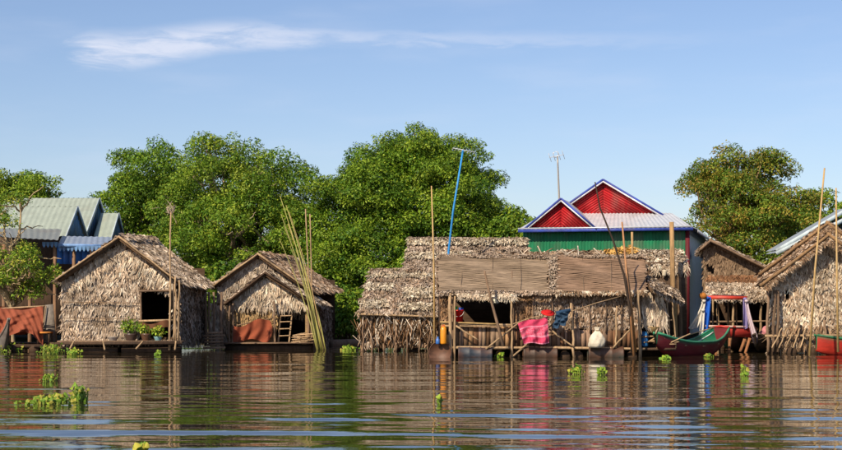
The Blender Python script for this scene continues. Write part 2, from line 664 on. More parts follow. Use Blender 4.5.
def make_bank():
    ys = np.array([54, 56, 57.5, 59, 63, 70, 90, 140, 300, 900, 2200.0])
    zs = np.array([-.5, -.12, .12, .3, .5, .7, .8, .9, 1.0, 1.0, 1.0])
    t = np.concatenate([[-1200, -300, -100], np.linspace(-45, 45, 120), [100, 300, 1200]])
    X = np.repeat(t[None], len(ys), 0)
    Y = np.repeat(ys[:, None], len(t), 1) + np.where(ys < 60, 1, 0)[:, None] * (np.sin(t * .5) * .5 + np.sin(t * 1.7) * .25)[None]
    Z = np.repeat(zs[:, None], len(t), 1) + .05 * np.sin(X * 1.1) * np.sin(Y * .9)
    nu, nv = len(t), len(ys)
    i, j = np.meshgrid(np.arange(nu - 1), np.arange(nv - 1))
    a = (j * nu + i).ravel()
    b = MB()
    b.add(np.stack([X, Y, Z], 2).reshape(-1, 3), np.stack([a, a + 1, a + nu + 1, a + nu], 1), A3(.075, .055, .03))
    o = b.build('ground', material('muddy_bank', .95, 1.5, .5, bump=.6, stain=(.4, .45, .6, (.04, .07, .02), .8)), None, smooth=True, loc=(0, 0, 0))
    o['kind'] = 'structure'


make_bank()


# ------------------------------------------------------------------ trees
def leaf_cloud(b, cen, rad, count, size, pal, updir=.5, flat=.85, bare=0.0):
    """leaf-sized blades over the outer shell of every clump"""
    cen, rad, count = np.asarray(cen), np.asarray(rad), np.asarray(count)
    idx = np.repeat(np.arange(len(cen)), count)
    n = len(idx)
    d = RNG.normal(0, 1, (n, 3))
    d[:, 2] = np.abs(d[:, 2]) * .9 + RNG.normal(-.25, .3, n)
    d /= np.linalg.norm(d, axis=1)[:, None]
    # lumpy radius so clump outlines stay uneven
    ph = RNG.uniform(0, 6.28, (len(cen), 3))
    lump = 1 + .22 * np.sin(d[:, 0] * 5 + ph[idx, 0]) * np.sin(d[:, 2] * 5 + ph[idx, 1]) + .12 * np.sin(d[:, 1] * 9 + ph[idx, 2])
    rr = rad[idx] * lump * (RNG.random(n) ** .33 * .55 + .5)
    p = cen[idx] + d * rr[:, None] * A3(1, 1, flat)
    ax = nrm_rows(np.cross(d, RNG.normal(0, 1, (n, 3))) + d * .5 + A3(0, 0, -.35))
    nn = d * .7 + A3(0, 0, updir) + RNG.normal(0, .42, (n, 3))
    sd = nrm_rows(np.cross(nn, ax))
    nn = nrm_rows(np.cross(ax, sd))
    L = (size * RNG.uniform(.6, 1.35, n))[:, None]
    W = L * RNG.uniform(.34, .5, n)[:, None]
    V = np.stack([p, p + ax * L * .5 + sd * W * .5 + nn * L * .04, p + ax * L - nn * L * .1, p + ax * L * .5 - sd * W * .5 + nn * L * .04], 1)
    pal = np.array(pal)
    ci = RNG.integers(0, len(pal), len(cen))
    own = RNG.random(n) < .5
    c = np.where(own[:, None], pal[ci[idx]], pal[RNG.integers(0, len(pal), n)]) * RNG.uniform(.82, 1.18, n)[:, None]
    i = np.arange(n)[:, None] * 4
    b.add(V.reshape(-1, 3), i + np.array([[0, 1, 2, 3]]), np.repeat(np.clip(c, 0, .5), 4, 0))


def nrm_rows(a):
    return a / (np.linalg.norm(a, axis=1)[:, None] + 1e-9)


def crown_points(ells, n, fill=.35):
    """clump centres spread over the shells (and some of the insides) of rough ellipsoids"""
    out = []
    wts = np.array([e[3] * e[4] for e in ells], float)
    wts /= wts.sum()
    for e, w in zip(ells, wts):
        c = P(e[0], e[1], e[2])
        rx, rz, ry = e[3] * e[2] / FPX, e[4] * e[2] / FPX, e[5]
        k = max(3, int(n * w))
        g = (np.arange(k) + .5) / k
        phi = math.pi * (3 - 5 ** .5) * np.arange(k) + rnd(0, 6)
        z = 1 - 1.75 * g
        r = np.sqrt(np.clip(1 - z * z, 0, 1))
        sh = np.where(RNG.random(k) < fill, RNG.uniform(.35, .8, k), RNG.uniform(.82, 1.02, k))
        out.append(c + np.stack([r * np.cos(phi) * rx, r * np.sin(phi) * ry, z * rz], 1) * sh[:, None])
    return np.concatenate(out)


def limb(b, p, q, r0, r1, col, sag=.12):
    p, q = np.asarray(p), np.asarray(q)
    L = np.linalg.norm(q - p)
    k = 6
    pts = [p + (q - p) * i / k + A3(rnd(-1, 1), rnd(-1, 1), rnd(-.5, 1)) * L * sag * .35 * math.sin(math.pi * i / k) for i in range(k + 1)]
    b.tube(pts, [r0 + (r1 - r0) * i / k for i in range(k + 1)], col, 6, False)
    return pts


def tree(name, label, x, Y, ells, n, rc, per, size, pal, bark=srgb('#6b5a48'), trunk_r=.28, fork=.35, limbs=16, fill=.35,
         group=None, twigs=0, zbase=.3):
    lob = crown_points(ells, max(6, int(n / 6)), fill)
    lob = lob[lob[:, 2] > zbase + .25]
    cen, rad = [], []
    for c in lob:                                   # every bough is a rounded lobe of small leaf clumps
        R = rc * rnd(1.35, 2.3)
        k = int(5 + 4.2 * (R / rc))
        g = (np.arange(k) + .5) / k
        z = 1 - 1.35 * g
        ph = 2.39996 * np.arange(k) + rnd(0, 6)
        rr = np.sqrt(np.clip(1 - z * z, 0, 1))
        q = np.stack([rr * np.cos(ph), rr * np.sin(ph), z * .8], 1) * (R * RNG.uniform(.55, .95, k))[:, None]
        cen.append(c + q)
        rad.append(rc * RNG.uniform(.5, .95, k))
    cen, rad = np.concatenate(cen), np.concatenate(rad)
    m = cen[:, 2] > zbase + .2
    cen, rad = cen[m], rad[m]
    cnt = (per * (rad / rc) ** 2).astype(int)
    base = A3((x - 421) * Y / FPX, Y, zbase - .1)
    t = thing(name, label, 'tree', base, group)
    b = MB()
    leaf_cloud(b, cen, rad, cnt, size, pal)
    b.build('crown', M_leaf, t, stuff=True)
    b = MB()
    top = cen[:, 2].max()
    mid = base + A3(0, 0, (top - base[2]) * fork) + A3(rnd(-.3, .3), rnd(-.3, .3), 0)
    limb(b, base, mid, trunk_r, trunk_r * .75, bark, .1)
    b.build('trunk', M_bark, t, smooth=True)
    order = RNG.permutation(len(cen))[:limbs]
    b = MB()
    for i in order:
        pts = limb(b, mid - A3(0, 0, rnd(0, .3)), cen[i], trunk_r * rnd(.3, .55), .025, vary(bark, .2), .25)
        for _ in range(2 + twigs):
            s = pts[random.randint(3, 5)]
            e = s + nrm(A3(rnd(-1, 1), rnd(-1, 1), rnd(-.2, 1))) * rnd(.5, 1.2)
            limb(b, s, e, .035, .01, vary(bark, .2), .3)
    b.build('limbs', M_bark, t, smooth=True)
    return t


G_DARK = [srgb('#52741a'), srgb('#62821e'), srgb('#799424'), srgb('#42661a'), srgb('#8b9f2b')]
G_MID = [srgb('#587a1d'), srgb('#6a8822'), srgb('#7f9628'), srgb('#4a6e1b'), srgb('#909f30')]
G_WARM = [srgb('#647c24'), srgb('#7c8c28'), srgb('#928a30'), srgb('#4f6c1e'), srgb('#9a8034'), srgb('#6c7426'), srgb('#5c7822')]
G_YEL = [srgb('#7c9a2a'), srgb('#97aa34'), srgb('#b0b040'), srgb('#5f8424')]

tree('mango_tree', 'huge dense dome-shaped green tree behind the thatched huts in the middle', 412, 62,
     [(414, 204, 62, 72, 62, 3.0), (368, 238, 61, 44, 60, 2.4), (458, 222, 61, 42, 60, 2.4), (412, 288, 60, 88, 48, 2.4),
      (340, 285, 59.5, 24, 60, 1.5), (486, 258, 60, 20, 48, 1.5), (412, 157, 62, 46, 20, 2), (448, 172, 62, 32, 24, 2), (375, 186, 62, 34, 32, 2), (320, 232, 60.5, 20, 46, 1.4)],
     900, .46, 300, .115, G_DARK, fork=.3, limbs=30, group='broad green trees on the bank')
tree('rain_tree', 'tall spreading tree with bare pale branches showing, behind the small middle hut', 240, 63,
     [(232, 192, 63, 58, 48, 2.6), (275, 210, 63, 42, 48, 2.2), (205, 225, 62, 42, 50, 2), (250, 250, 61, 62, 46, 2),
      (222, 163, 63, 26, 18, 1.2), (300, 235, 62, 26, 46, 1.6), (190, 255, 60, 30, 34, 1.5)],
     470, .46, 220, .12, G_MID, srgb('#a3917a'), limbs=46, twigs=3, fork=.42, group='broad green trees on the bank')
tree('round_tree', 'rounded dense tree behind the ridge of the left thatched hut', 142, 67,
     [(146, 198, 67, 40, 44, 2.2), (137, 215, 68, 22, 36, 1.4), (164, 225, 67.5, 32, 44, 1.6)],
     210, .46, 250, .125, G_DARK + G_MID[:2], limbs=12, group='broad green trees on the bank')
tree('dry_leaved_tree', 'open tree with rust tinged leaves rising behind the metal sided house at right', 738, 64,
     [(735, 190, 64, 46, 36, 2.2), (720, 215, 63.5, 42, 38, 2), (765, 220, 63, 42, 34, 2), (745, 250, 62, 52, 34, 1.8),
      (700, 185, 64, 24, 22, 1.3), (770, 175, 64, 18, 20, 1.2), (735, 166, 64, 30, 14, 1.2), (795, 222, 62.5, 28, 22, 1.4)],
     330, .38, 160, .12, G_WARM, srgb('#8b7355'), limbs=40, twigs=3, fill=.45, group='broad green trees on the bank')
tree('low_tree', 'low green tree peeping out beside the pale metal roof at far right', 806, 70,
     [(806, 222, 70, 30, 26, 1.6), (835, 228, 70, 22, 20, 1.4), (788, 235, 69, 20, 20, 1.2)],
     60, .42, 240, .15, G_MID, limbs=8)
tree('far_tree', 'yellowish green treetop behind the blue houses at far left', 24, 74,
     [(30, 192, 74, 26, 18, 1.6), (6, 196, 74, 24, 20, 1.6), (20, 215, 73, 40, 26, 1.6)],
     80, .45, 240, .15, G_MID + G_YEL[:2], limbs=8)
tree('shore_tree', 'sunlit yellow green tree with twisting pale limbs in front of the blue houses', 12, 50,
     [(2, 215, 50, 20, 20, 1.0), (18, 258, 49.5, 30, 14, 1.0), (8, 285, 49, 30, 20, 1.0), (36, 282, 49.5, 16, 12, .7), (-30, 250, 50, 30, 55, 1.5)],
     90, .24, 90, .1, G_YEL + G_MID[:2], srgb('#b09a78'), trunk_r=.12, limbs=26, twigs=3, fork=.3, fill=.4, zbase=.2)

# understorey along the bank
for (x, Y, rx, ry, cy, nm, lab, pal) in (
        (318, 59, 32, 45, 305, 'shrub', 'dark shrub in the gap right of the small middle hut', G_DARK),
        (345, 56.5, 20, 24, 318, 'shrub', 'bright low shrub at the water left of the stick walled hut', G_MID),
        (222, 58, 36, 34, 300, 'shrub', 'shrub in the gap between the two left thatched huts', G_MID),
        (512, 60, 18, 30, 240, 'shrub', 'leafy bush at the left end of the green metal wall', G_MID),
        (690, 61, 40, 36, 290, 'shrub', 'bush behind the grey metal side wall', G_WARM),
        (770, 60, 30, 30, 285, 'shrub', 'bush below the rust tinged tree behind the brown hut', G_WARM)):
    cen = crown_points([(x, cy, Y, rx, ry, 1.1)], 26, .4)
    cen = cen[cen[:, 2] > .2]
    b = MB()
    rad = RNG.uniform(.3, .6, len(cen))
    leaf_cloud(b, cen, rad, (rad * 380).astype(int), .18, pal)
    t = thing(nm, lab, 'shrub', A3((x - 421) * Y / FPX, Y, .2), 'shrubs on the bank')
    b.build('foliage', M_leaf, t, stuff=True)
    b = MB()
    for i in range(5):
        limb(b, A3((x - 421) * Y / FPX + rnd(-.2, .2), Y, .1), cen[RNG.integers(0, len(cen))], .05, .015, srgb('#5b4a38'), .3)
    b.build('stem', M_bark, t)

# far wood that closes the view between and beyond the houses
b = MB()
cen = []
for x in np.arange(-62, 62, .8):
    for k in range(3):
        cen.append(A3(x + rnd(-.6, .6), 84 + rnd(-2, 3), rnd(.9, 3.6 + 1.1 * math.sin(x * .25))))
leaf_cloud(b, np.array(cen), np.full(len(cen), 1.15), np.full(len(cen), 170), .34, G_DARK)
o = b.build('distant_wood', M_leaf, None, stuff=True)
tag(o, 'dark green wood far behind the floating village', 'wood')


# ------------------------------------------------------------------ shared pieces of the floating houses
def at(x, Y, z=0.0):
    return A3((x - 421) * Y / FPX, Y, z)


def deck(parent, x0, x1, Y0, Y1, z, n, col=WOOD, over=.06):
    """planks laid side by side along the front, each its own piece"""
    a, b_ = at(x0, Y0)[0], at(x1, Y0)[0]
    for i in range(n):
        y = Y0 + (Y1 - Y0) * (i + .5) / n
        part('plank', parent, M_wood, lambda b: b.bar(A3(a - rnd(0, over), y, z + rnd(-.006, .006)), A3(b_ + rnd(0, over), y, z + rnd(-.006, .006)),
                                                      (Y1 - Y0) / n * .9, .035, vary(col, .25)))


def float_log(parent, p, q, r, col=WOOD_D):
    pole(parent, 'float_log', [p, q], (r, r * .92), vary(col, .2), M_wood, 9, .01)


# ------------------------------------------------------------------ left thatched hut
def left_hut():
    Y = 44.5
    t = thing('thatched_hut', 'shaggy palm leaf hut with a dark square opening and potted plants, far left', 'hut', at(120, Y, 0), 'thatched floating huts')
    hole = [(141, 291.5), (173, 291.5), (173, 336), (141, 336)]
    lhole = [(140, 284), (174, 284), (174, 339), (140, 339)]
    poly = [(62, 342), (62, 280), (119, 239), (177, 281), (177, 342)]
    A, B, C, D = P(60, 342, Y), P(179, 342, Y), P(179, 237, Y), P(60, 237, Y)
    w = leafwall(t, 'front_wall', A, B, C, D, poly, [hole], [lhole], rowh=.15, gap=.05, L=.3, W=.1, lift=.055, tilt=.33, pal=C_STRAW + C_THATCH[:3])
    w['label'] = 'sunlit front wall of overlapping dry palm leaves'
    b = MB()                                                     # long leaves fanned out below both rakes
    for (x0, y0, x1, y1) in ((64, 283, 119, 244), (119, 244, 174, 284)):
        p, q = P(x0, y0, Y - .06), P(x1, y1, Y - .06)
        e = nrm(q - p)
        pr = np.cross(e, A3(0, 1, 0))
        pr = pr if pr[2] < 0 else -pr
        thatch(b, p + pr * .3, q + pr * .3, q, p, rowh=.15, gap=.045, L=.3, W=.09, lift=.05, tilt=.22, pal=C_STRAW + C_PALE[:1], down=pr * .6 + A3(0, 0, -.7))
    b.build('gable_fringe', M_thatch, t, stuff=True)
    bx = P(178, 281, Y)[0]
    zt, zb = P(178, 281, Y)[2], .3
    leafwall(t, 'side_wall', A3(bx, Y, zb), A3(bx, 50, zb), A3(bx, 50, zt), A3(bx, Y, zt), rowh=.16, gap=.06, L=.34, W=.1, lift=.05)
    lx = P(62, 281, Y)[0]
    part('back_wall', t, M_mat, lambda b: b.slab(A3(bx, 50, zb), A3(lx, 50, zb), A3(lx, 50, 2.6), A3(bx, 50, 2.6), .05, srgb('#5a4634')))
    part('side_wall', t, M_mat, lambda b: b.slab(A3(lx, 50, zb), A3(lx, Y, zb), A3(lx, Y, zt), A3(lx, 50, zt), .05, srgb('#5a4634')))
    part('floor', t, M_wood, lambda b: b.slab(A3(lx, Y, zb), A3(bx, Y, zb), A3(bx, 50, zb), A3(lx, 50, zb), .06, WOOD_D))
    ra, rb = P(119, 236.5, 44.15), P(151, 238.5, 50.2)
    leafroof(t, 'roof', P(182, 283.5, 44.15), P(215, 286.5, 50.2), rb, ra, rowh=.17, gap=.06, L=.34, W=.11, lift=.04, tilt=.25, pal=C_THATCH + C_STRAW[:2], ridge=True, pale=.05)
    leafroof(t, 'roof', P(100, 280, 50.2), P(57, 280, 44.15), ra, rb, rowh=.2, gap=.08, L=.34, W=.11)
    for (x0, y0, x1, y1) in ((55, 280, 120, 236), (118, 236, 183, 285)):
        pole(t, 'barge_pole', [P(x0, y0, 44.1), P(x1, y1, 44.1)], .03, WOOD_L, M_wood, wob=.02)
    for p_, q_ in ((P(141, 337, 44.36), P(141, 290, 44.36)), (P(139, 291, 44.34), P(176, 290.5, 44.34))):
        pole(t, 'door_frame', [p_, q_], .035, WOOD, M_wood, wob=.01)
    part('shelf_board', t, M_wood, lambda b: b.bar(P(140, 321, 44.42), P(175, 320, 44.42), .3, .06, WOOD_L))
    part('hanging_cloth', t, M_cloth, lambda b: b.grid(lambda u, v: P(142 + 26 * u, 322 + 7 * v + 2 * math.sin(u * 5), 44.24 - .03 * math.sin(u * 17)), 14, 3, srgb('#6d4a35')))
    deck(t, 58, 181, 43.75, 44.45, .33, 4)
    part('deck_beam', t, M_wood, lambda b: b.bar(at(50, 43.72, .27), at(182, 43.72, .27), .06, .07, WOOD_D))
    for i in range(7):
        float_log(t, at(60 + i * 18, 44.2, -.02), at(62 + i * 18, 48, -.02), .12)
    float_log(t, at(56, 44.0, .08), at(118, 44.0, .06), .1)
    float_log(t, at(122, 44.05, .06), at(181, 44.0, .09), .11)
    float_log(t, at(56, 46.0, .1), at(181, 46.0, .1), .16)
    for (x0, y0, x1, y1) in ((136, 349, 143, 341), (70, 349, 74, 341), (105, 350, 103, 341), (175, 350, 176, 341)):
        pole(t, 'strut', [P(x0, y0, 43.7), P(x1, y1, 43.7)], .03, WOOD_L, M_wood)
    for x, y0, y1 in ((176, 276, 342), (178.3, 280, 343), (174, 284, 342)):
        pole(t, 'post', [P(x, y1, 43.95), P(x + rnd(-1, 1), y0, 43.95)], .032, vary(WOOD_L), M_wood, wob=.02)
    for y in (302, 318):
        pole(t, 'batten', [P(63, y, 44.35), P(140, y + 1, 44.35)], .012, WOOD, M_wood, wob=.01)
    # things on its deck
    def pot(nm, lab, x, y, r, h, lw, n, spread, pal, potcol):
        base = P(x, y, 44.05)
        base[2] = .35
        tt = thing(nm, lab, 'potted plant', base, 'potted plants on the left hut deck')
        part('pot', tt, M_plastic, lambda b: b.lathe(base, [(r * .7, 0), (r, h * .8), (r * 1.08, h), (r * .95, h), (r * .8, h * .85), (0.001, h * .85)], potcol, 14))
        bb = MB()
        c = base + A3(0, 0, h + spread * .55)
        leaf_cloud(bb, np.array([c + A3(rnd(-1, 1), rnd(-1, 1), rnd(-.3, .6)) * spread * .5 for _ in range(6)]), np.full(6, spread * .6), np.full(6, n), lw, pal, flat=1)
        bb.build('leaves', M_leaf, tt, stuff=True)
        bb = MB()
        for _ in range(7):
            bb.tube([base + A3(0, 0, h * .8), c + A3(rnd(-1, 1), rnd(-1, 1), rnd(-.2, .6)) * spread * .7], [.008, .004], srgb('#5d7a2c'), 4)
        bb.build('stem', M_leaf, tt)
    pot('potted_plant', 'largest bushy potted plant in a dark tub below the left hut opening', 131, 340, .17, .2, .11, 46, .3, G_YEL, srgb('#4b3b33'))
    pot('potted_plant', 'small potted plant in a round brown pot, middle of the three on the deck', 146, 340, .15, .2, .09, 24, .18, G_YEL, srgb('#5a4030'))
    pot('potted_plant', 'potted plant in a pale blue bowl right of the two dark pots', 158, 341, .12, .11, .1, 20, .22, G_YEL, srgb('#79a0a4'))
    tag(part('basin', None, M_plastic, lambda b: b.lathe(at(113, 44.1, .35), [(.1, 0), (.17, .09), (.18, .1), (.16, .095), (.09, .012), (.001, .012)], srgb('#a9a29a'), 14), smooth=True),
        'shallow grey basin on the left hut deck away from the pots', 'basin')
    tp = thing('bamboo_mast', 'bamboo mast with a frayed twist at its top, standing at the left hut opening', 'mast', at(169.5, 43.85, 0))
    pole(tp, 'pole', [P(169.5, 350, 43.85), P(171, 212, 43.85)], (.035, .022), WOOD_L, M_wood, wob=.015)
    b = MB()
    for k in range(16):
        q = P(171, 212, 43.85) + A3(rnd(-.03, .03), 0, rnd(-.1, 0))
        b.tube([q, q + A3(rnd(-.12, .12), rnd(-.1, .1), rnd(.05, .2)), q + A3(rnd(-.2, .2), rnd(-.1, .1), rnd(-.1, .38))], [.012, .01, .004], vary(C_STRAW[0], .3), 4)
    b.build('frayed_tip', M_thatch, tp, stuff=True)


left_hut()


# ------------------------------------------------------------------ small hut with two gables
def mid_hut():
    t = thing('thatched_hut', 'small hut with a leafy porch gable and rust red cloth, beside the leaning bamboo bundle', 'hut', at(265, 49, 0), 'thatched floating huts')
    Yb, Yf = 49.3, 48.0
    b = MB()
    poly = [(217, 312), (217, 285), (258, 256), (309, 291), (309, 312)]
    k = mask(poly)
    q = [P(215, 312, Yb), P(311, 312, Yb), P(311, 254, Yb), P(215, 254, Yb)]
    sheet(b, *q, k, .07, .05, srgb('#5a4634'))
    thatch(b, *q, keep=k, rowh=.15, gap=.045, L=.36, W=.09, lift=.05, tilt=.28, pal=C_THATCH + C_PALE[:3])
    b.build('gable_wall', M_thatch, t, stuff=True)
    ra, rb = P(258, 253.5, 49.05), P(291, 258, 54.5)
    leafroof(t, 'roof', P(311, 291.5, 49.05), P(340, 289.5, 54.5), rb, ra, rowh=.16, gap=.06, L=.32, W=.1, lift=.035, tilt=.22, pal=C_THATCH + C_BROWN[:2], ridge=True)
    leafroof(t, 'roof', P(240, 288, 54.5), P(214, 285, 49.05), ra, rb, rowh=.2, gap=.08, L=.34, W=.11)
    pole(t, 'barge_pole', [P(213.5, 285.5, 49), P(259, 253, 49)], .035, WOOD_L, M_wood, wob=.02)
    pole(t, 'barge_pole', [P(257, 253, 49), P(312, 292, 49)], .035, WOOD_L, M_wood, wob=.02)
    # porch gable in front
    b = MB()
    poly = [(228, 305), (230, 301), (265, 276), (305, 299), (305, 305)]
    k = mask(poly)
    q = [P(226, 305, Yf), P(308, 305, Yf), P(308, 272, Yf), P(226, 272, Yf)]
    sheet(b, *q, k, .06, .05, srgb('#5a4634'))
    thatch(b, *q, keep=k, rowh=.13, gap=.04, L=.4, W=.1, lift=.06, tilt=.25, pal=C_STRAW + C_PALE)
    b.build('porch_gable', M_thatch, t, stuff=True)
    pa, pb = P(265, 272.5, 47.75), P(269, 275, 49.2)
    leafroof(t, 'porch_roof', P(312, 303, 47.75), P(329, 305, 49.8), P(270, 274, 49.8), pa, rowh=.14, gap=.05, L=.3, W=.09, lift=.05, tilt=.3, pal=C_THATCH + C_PALE[:2], ridge=True)
    leafroof(t, 'porch_roof', P(232, 303, 49.2), P(225, 304, 47.75), pa, pb, rowh=.15, gap=.06, L=.3, W=.09, t=.07)
    pole(t, 'barge_pole', [P(224.5, 304.5, 47.7), P(266, 272, 47.7)], .035, WOOD_D, M_wood, wob=.02)
    pole(t, 'barge_pole', [P(264.5, 272, 47.7), P(314, 304, 47.7)], .035, WOOD_D, M_wood, wob=.02)
    # lower woven wall with the doorway
    b = MB()
    hole = [(278, 309), (306, 309), (306, 344), (276, 344)]
    k = mask([(228, 344), (228, 303), (311, 303), (311, 344)], [hole])
    q = [P(226, 344, 48.1), P(313, 344, 48.1), P(313, 300, 48.1), P(226, 300, 48.1)]
    sheet(b, *q, k, .06, .04, srgb('#a0835c'))
    b.build('woven_wall', M_mat, t)
    b = MB()
    for i in range(60):
        x = rnd(229, 277)
        y = rnd(306, 342)
        p = P(x, y, 48.06)
        b.bar(p, p + A3(rnd(-.1, .1), -.01, rnd(.08, .2)), rnd(.04, .1), .006, vary(srgb('#b09268'), .3), up=(0, -1, 0))
    thatch(b, P(227, 330, 48.04), P(277, 330, 48.04), P(277, 306, 48.04), P(227, 306, 48.04), rowh=.16, gap=.08, L=.2, W=.1, lift=.02, tilt=.2, pal=[srgb('#a0835c'), srgb('#b89c70'), srgb('#8c6f4c')])
    b.build('woven_strips', M_thatch, t, stuff=True)
    leafwall(t, 'side_wall', P(311, 345, 48.0), P(330, 345, 53.0), P(330, 306, 53.0), P(311, 303, 48.0), rowh=.16, gap=.055, L=.4, W=.1, lift=.07, tilt=.4)
    part('side_wall', t, M_mat, lambda b: b.slab(P(250, 346, 54), P(228, 346, 48.2), P(228, 300, 48.2), P(250, 300, 54), .05, WOOD_D))
    part('back_wall', t, M_mat, lambda b: b.slab(P(335, 345, 54), P(240, 345, 54), P(240, 280, 54), P(335, 280, 54), .05, WOOD_D))
    # ladder inside the doorway
    lad = thing('ladder', 'short wooden ladder standing in the doorway of the small middle hut', 'ladder', P(285, 344, 47.9))
    for x in (281, 292):
        pole(lad, 'stile', [P(x - 3, 344, 47.85), P(x + .5, 310, 48.2)], .03, WOOD_L, M_wood)
    for y in (316, 322, 329, 336):
        pole(lad, 'rung', [P(280.5 - (y - 316) * .09, y, 47.9), P(292 - (y - 316) * .09, y - .5, 47.9)], .022, WOOD_L, M_wood)
    # rust red cloth on a rail
    cl_ = thing('hanging_cloth', 'rust red cloth draped on the woven wall of the small middle hut', 'cloth', P(250, 342, 47.8))
    part('cloth', cl_, M_cloth, lambda b: b.grid(
        lambda u, v: P(233 + 37 * u + 2.5 * math.sin(v * 4) * u, 326 - 7 * u * (1 - v) + 15 * v + 2.2 * math.sin(u * 7 + v), 47.72 - .06 * math.sin(u * 19 + v * 3) - .04 * v),
        30, 10, lambda u, v: srgb('#8a4a35') * (1 + .25 * math.sin(u * 13 + v * 9))), smooth=True)
    pole(cl_, 'rail', [P(229, 327, 47.85), P(273, 318, 47.85)], .02, WOOD, M_wood)
    deck(t, 224, 312, 47.1, 47.9, .2, 4)
    for i in range(6):
        float_log(t, at(228 + i * 16, 47.5, -.02), at(229 + i * 15.5, 51, -.02), .12)
    float_log(t, at(225, 47.4, .05), at(312, 47.4, .05), .11)
    for x in (229, 233, 275, 308, 312):
        pole(t, 'post', [P(x, 348, 47.7), P(x + rnd(-1.5, 1.5), 301, 47.8)], .04, vary(WOOD), M_wood, wob=.02)
    # heap of sticks by the door
    h = thing('firewood_heap', 'heap of cut sticks right of the ladder on the small hut deck', 'firewood', P(303, 344, 47.5))
    for i in range(26):
        k = i / 26
        p = P(rnd(291, 302), 343.5 - 9 * k, 47.4 + rnd(-.15, .25))
        pole(h, 'stick', [p, p + A3(rnd(.25, .55), rnd(-.2, .2), rnd(-.06, .08))], rnd(.014, .024), vary(WOOD_L, .3), M_wood, 5)
    # planks stacked between the two huts
    st = thing('plank_stack', 'stack of grey boards between the far left hut and the small middle hut', 'planks', P(214, 350, 46.5))
    for i in range(6):
        part('plank', st, M_wood, lambda b: b.bar(P(204 + rnd(-2, 2), 348 - 3 * i, 46.4), P(224 + rnd(-2, 2), 347.5 - 3 * i + rnd(-.5, .5), 46.5), .3, .06, vary(WOOD, .3)))
    g = thing('pole_frame', 'upright grey poles under the shaded eave left of the small middle hut', 'frame', P(210, 345, 47.3))
    for x in (206, 209.5, 214, 221):
        pole(g, 'post', [P(x, 346, 47.3), P(x + rnd(-1, 1), 292, 47.3)], .045, vary(WOOD, .2), M_wood, wob=.02)
    leafwall(g, 'screen', P(211, 342, 48.6), P(228, 342, 48.6), P(228, 303, 48.6), P(211, 303, 48.6), rowh=.16, gap=.05, L=.36, W=.1, lift=.06, pal=C_STRAW)


mid_hut()

# tall bundle of bamboo leaning against the small hut
bd = thing('bamboo_bundle', 'tall bundle of greenish bamboo poles leaning left beside the small hut', 'bamboo poles', at(320, 47.2, 0))
for (bx_, tx, ty, r) in ((318, 281, 214, .036), (319.5, 280, 196, .032), (321, 286, 205, .036), (322, 288, 224, .032), (323, 284, 226, .028),
                         (324.5, 292, 236, .032), (325.5, 296, 250, .028), (317, 279, 238, .025), (320.5, 290, 246, .028), (323.5, 289, 212, .021)):
    p, q = P(bx_, 350, 46.6 + rnd(0, .5)), P(tx, ty, 47.6 + rnd(0, .6))
    pts = [p + (q - p) * i / 9 + A3(-.22, 0, 0) * math.sin(i / 9 * math.pi) * -.5 for i in range(10)]
    pole(bd, 'stalk', pts, (r * .85, r * .3), vary(BAMBOO_G if rnd(0, 1) < .65 else BAMBOO, .25))
for x0, y0, x1, y1, lab in ((312, 300, 305.5, 209, 'thin bare pole rising behind the bamboo bundle, nearer to it'),
                            (313.5, 300, 310, 214, 'thin bare pole behind the bamboo bundle, the right one of two')):
    p = P(x0, 348, 49.9)
    tt = pole(None, 'thin_pole', [p, P(x1, y1, 50.1)], (.03, .018), WOOD_L, M_wood)
    tag(tt, lab, 'pole')


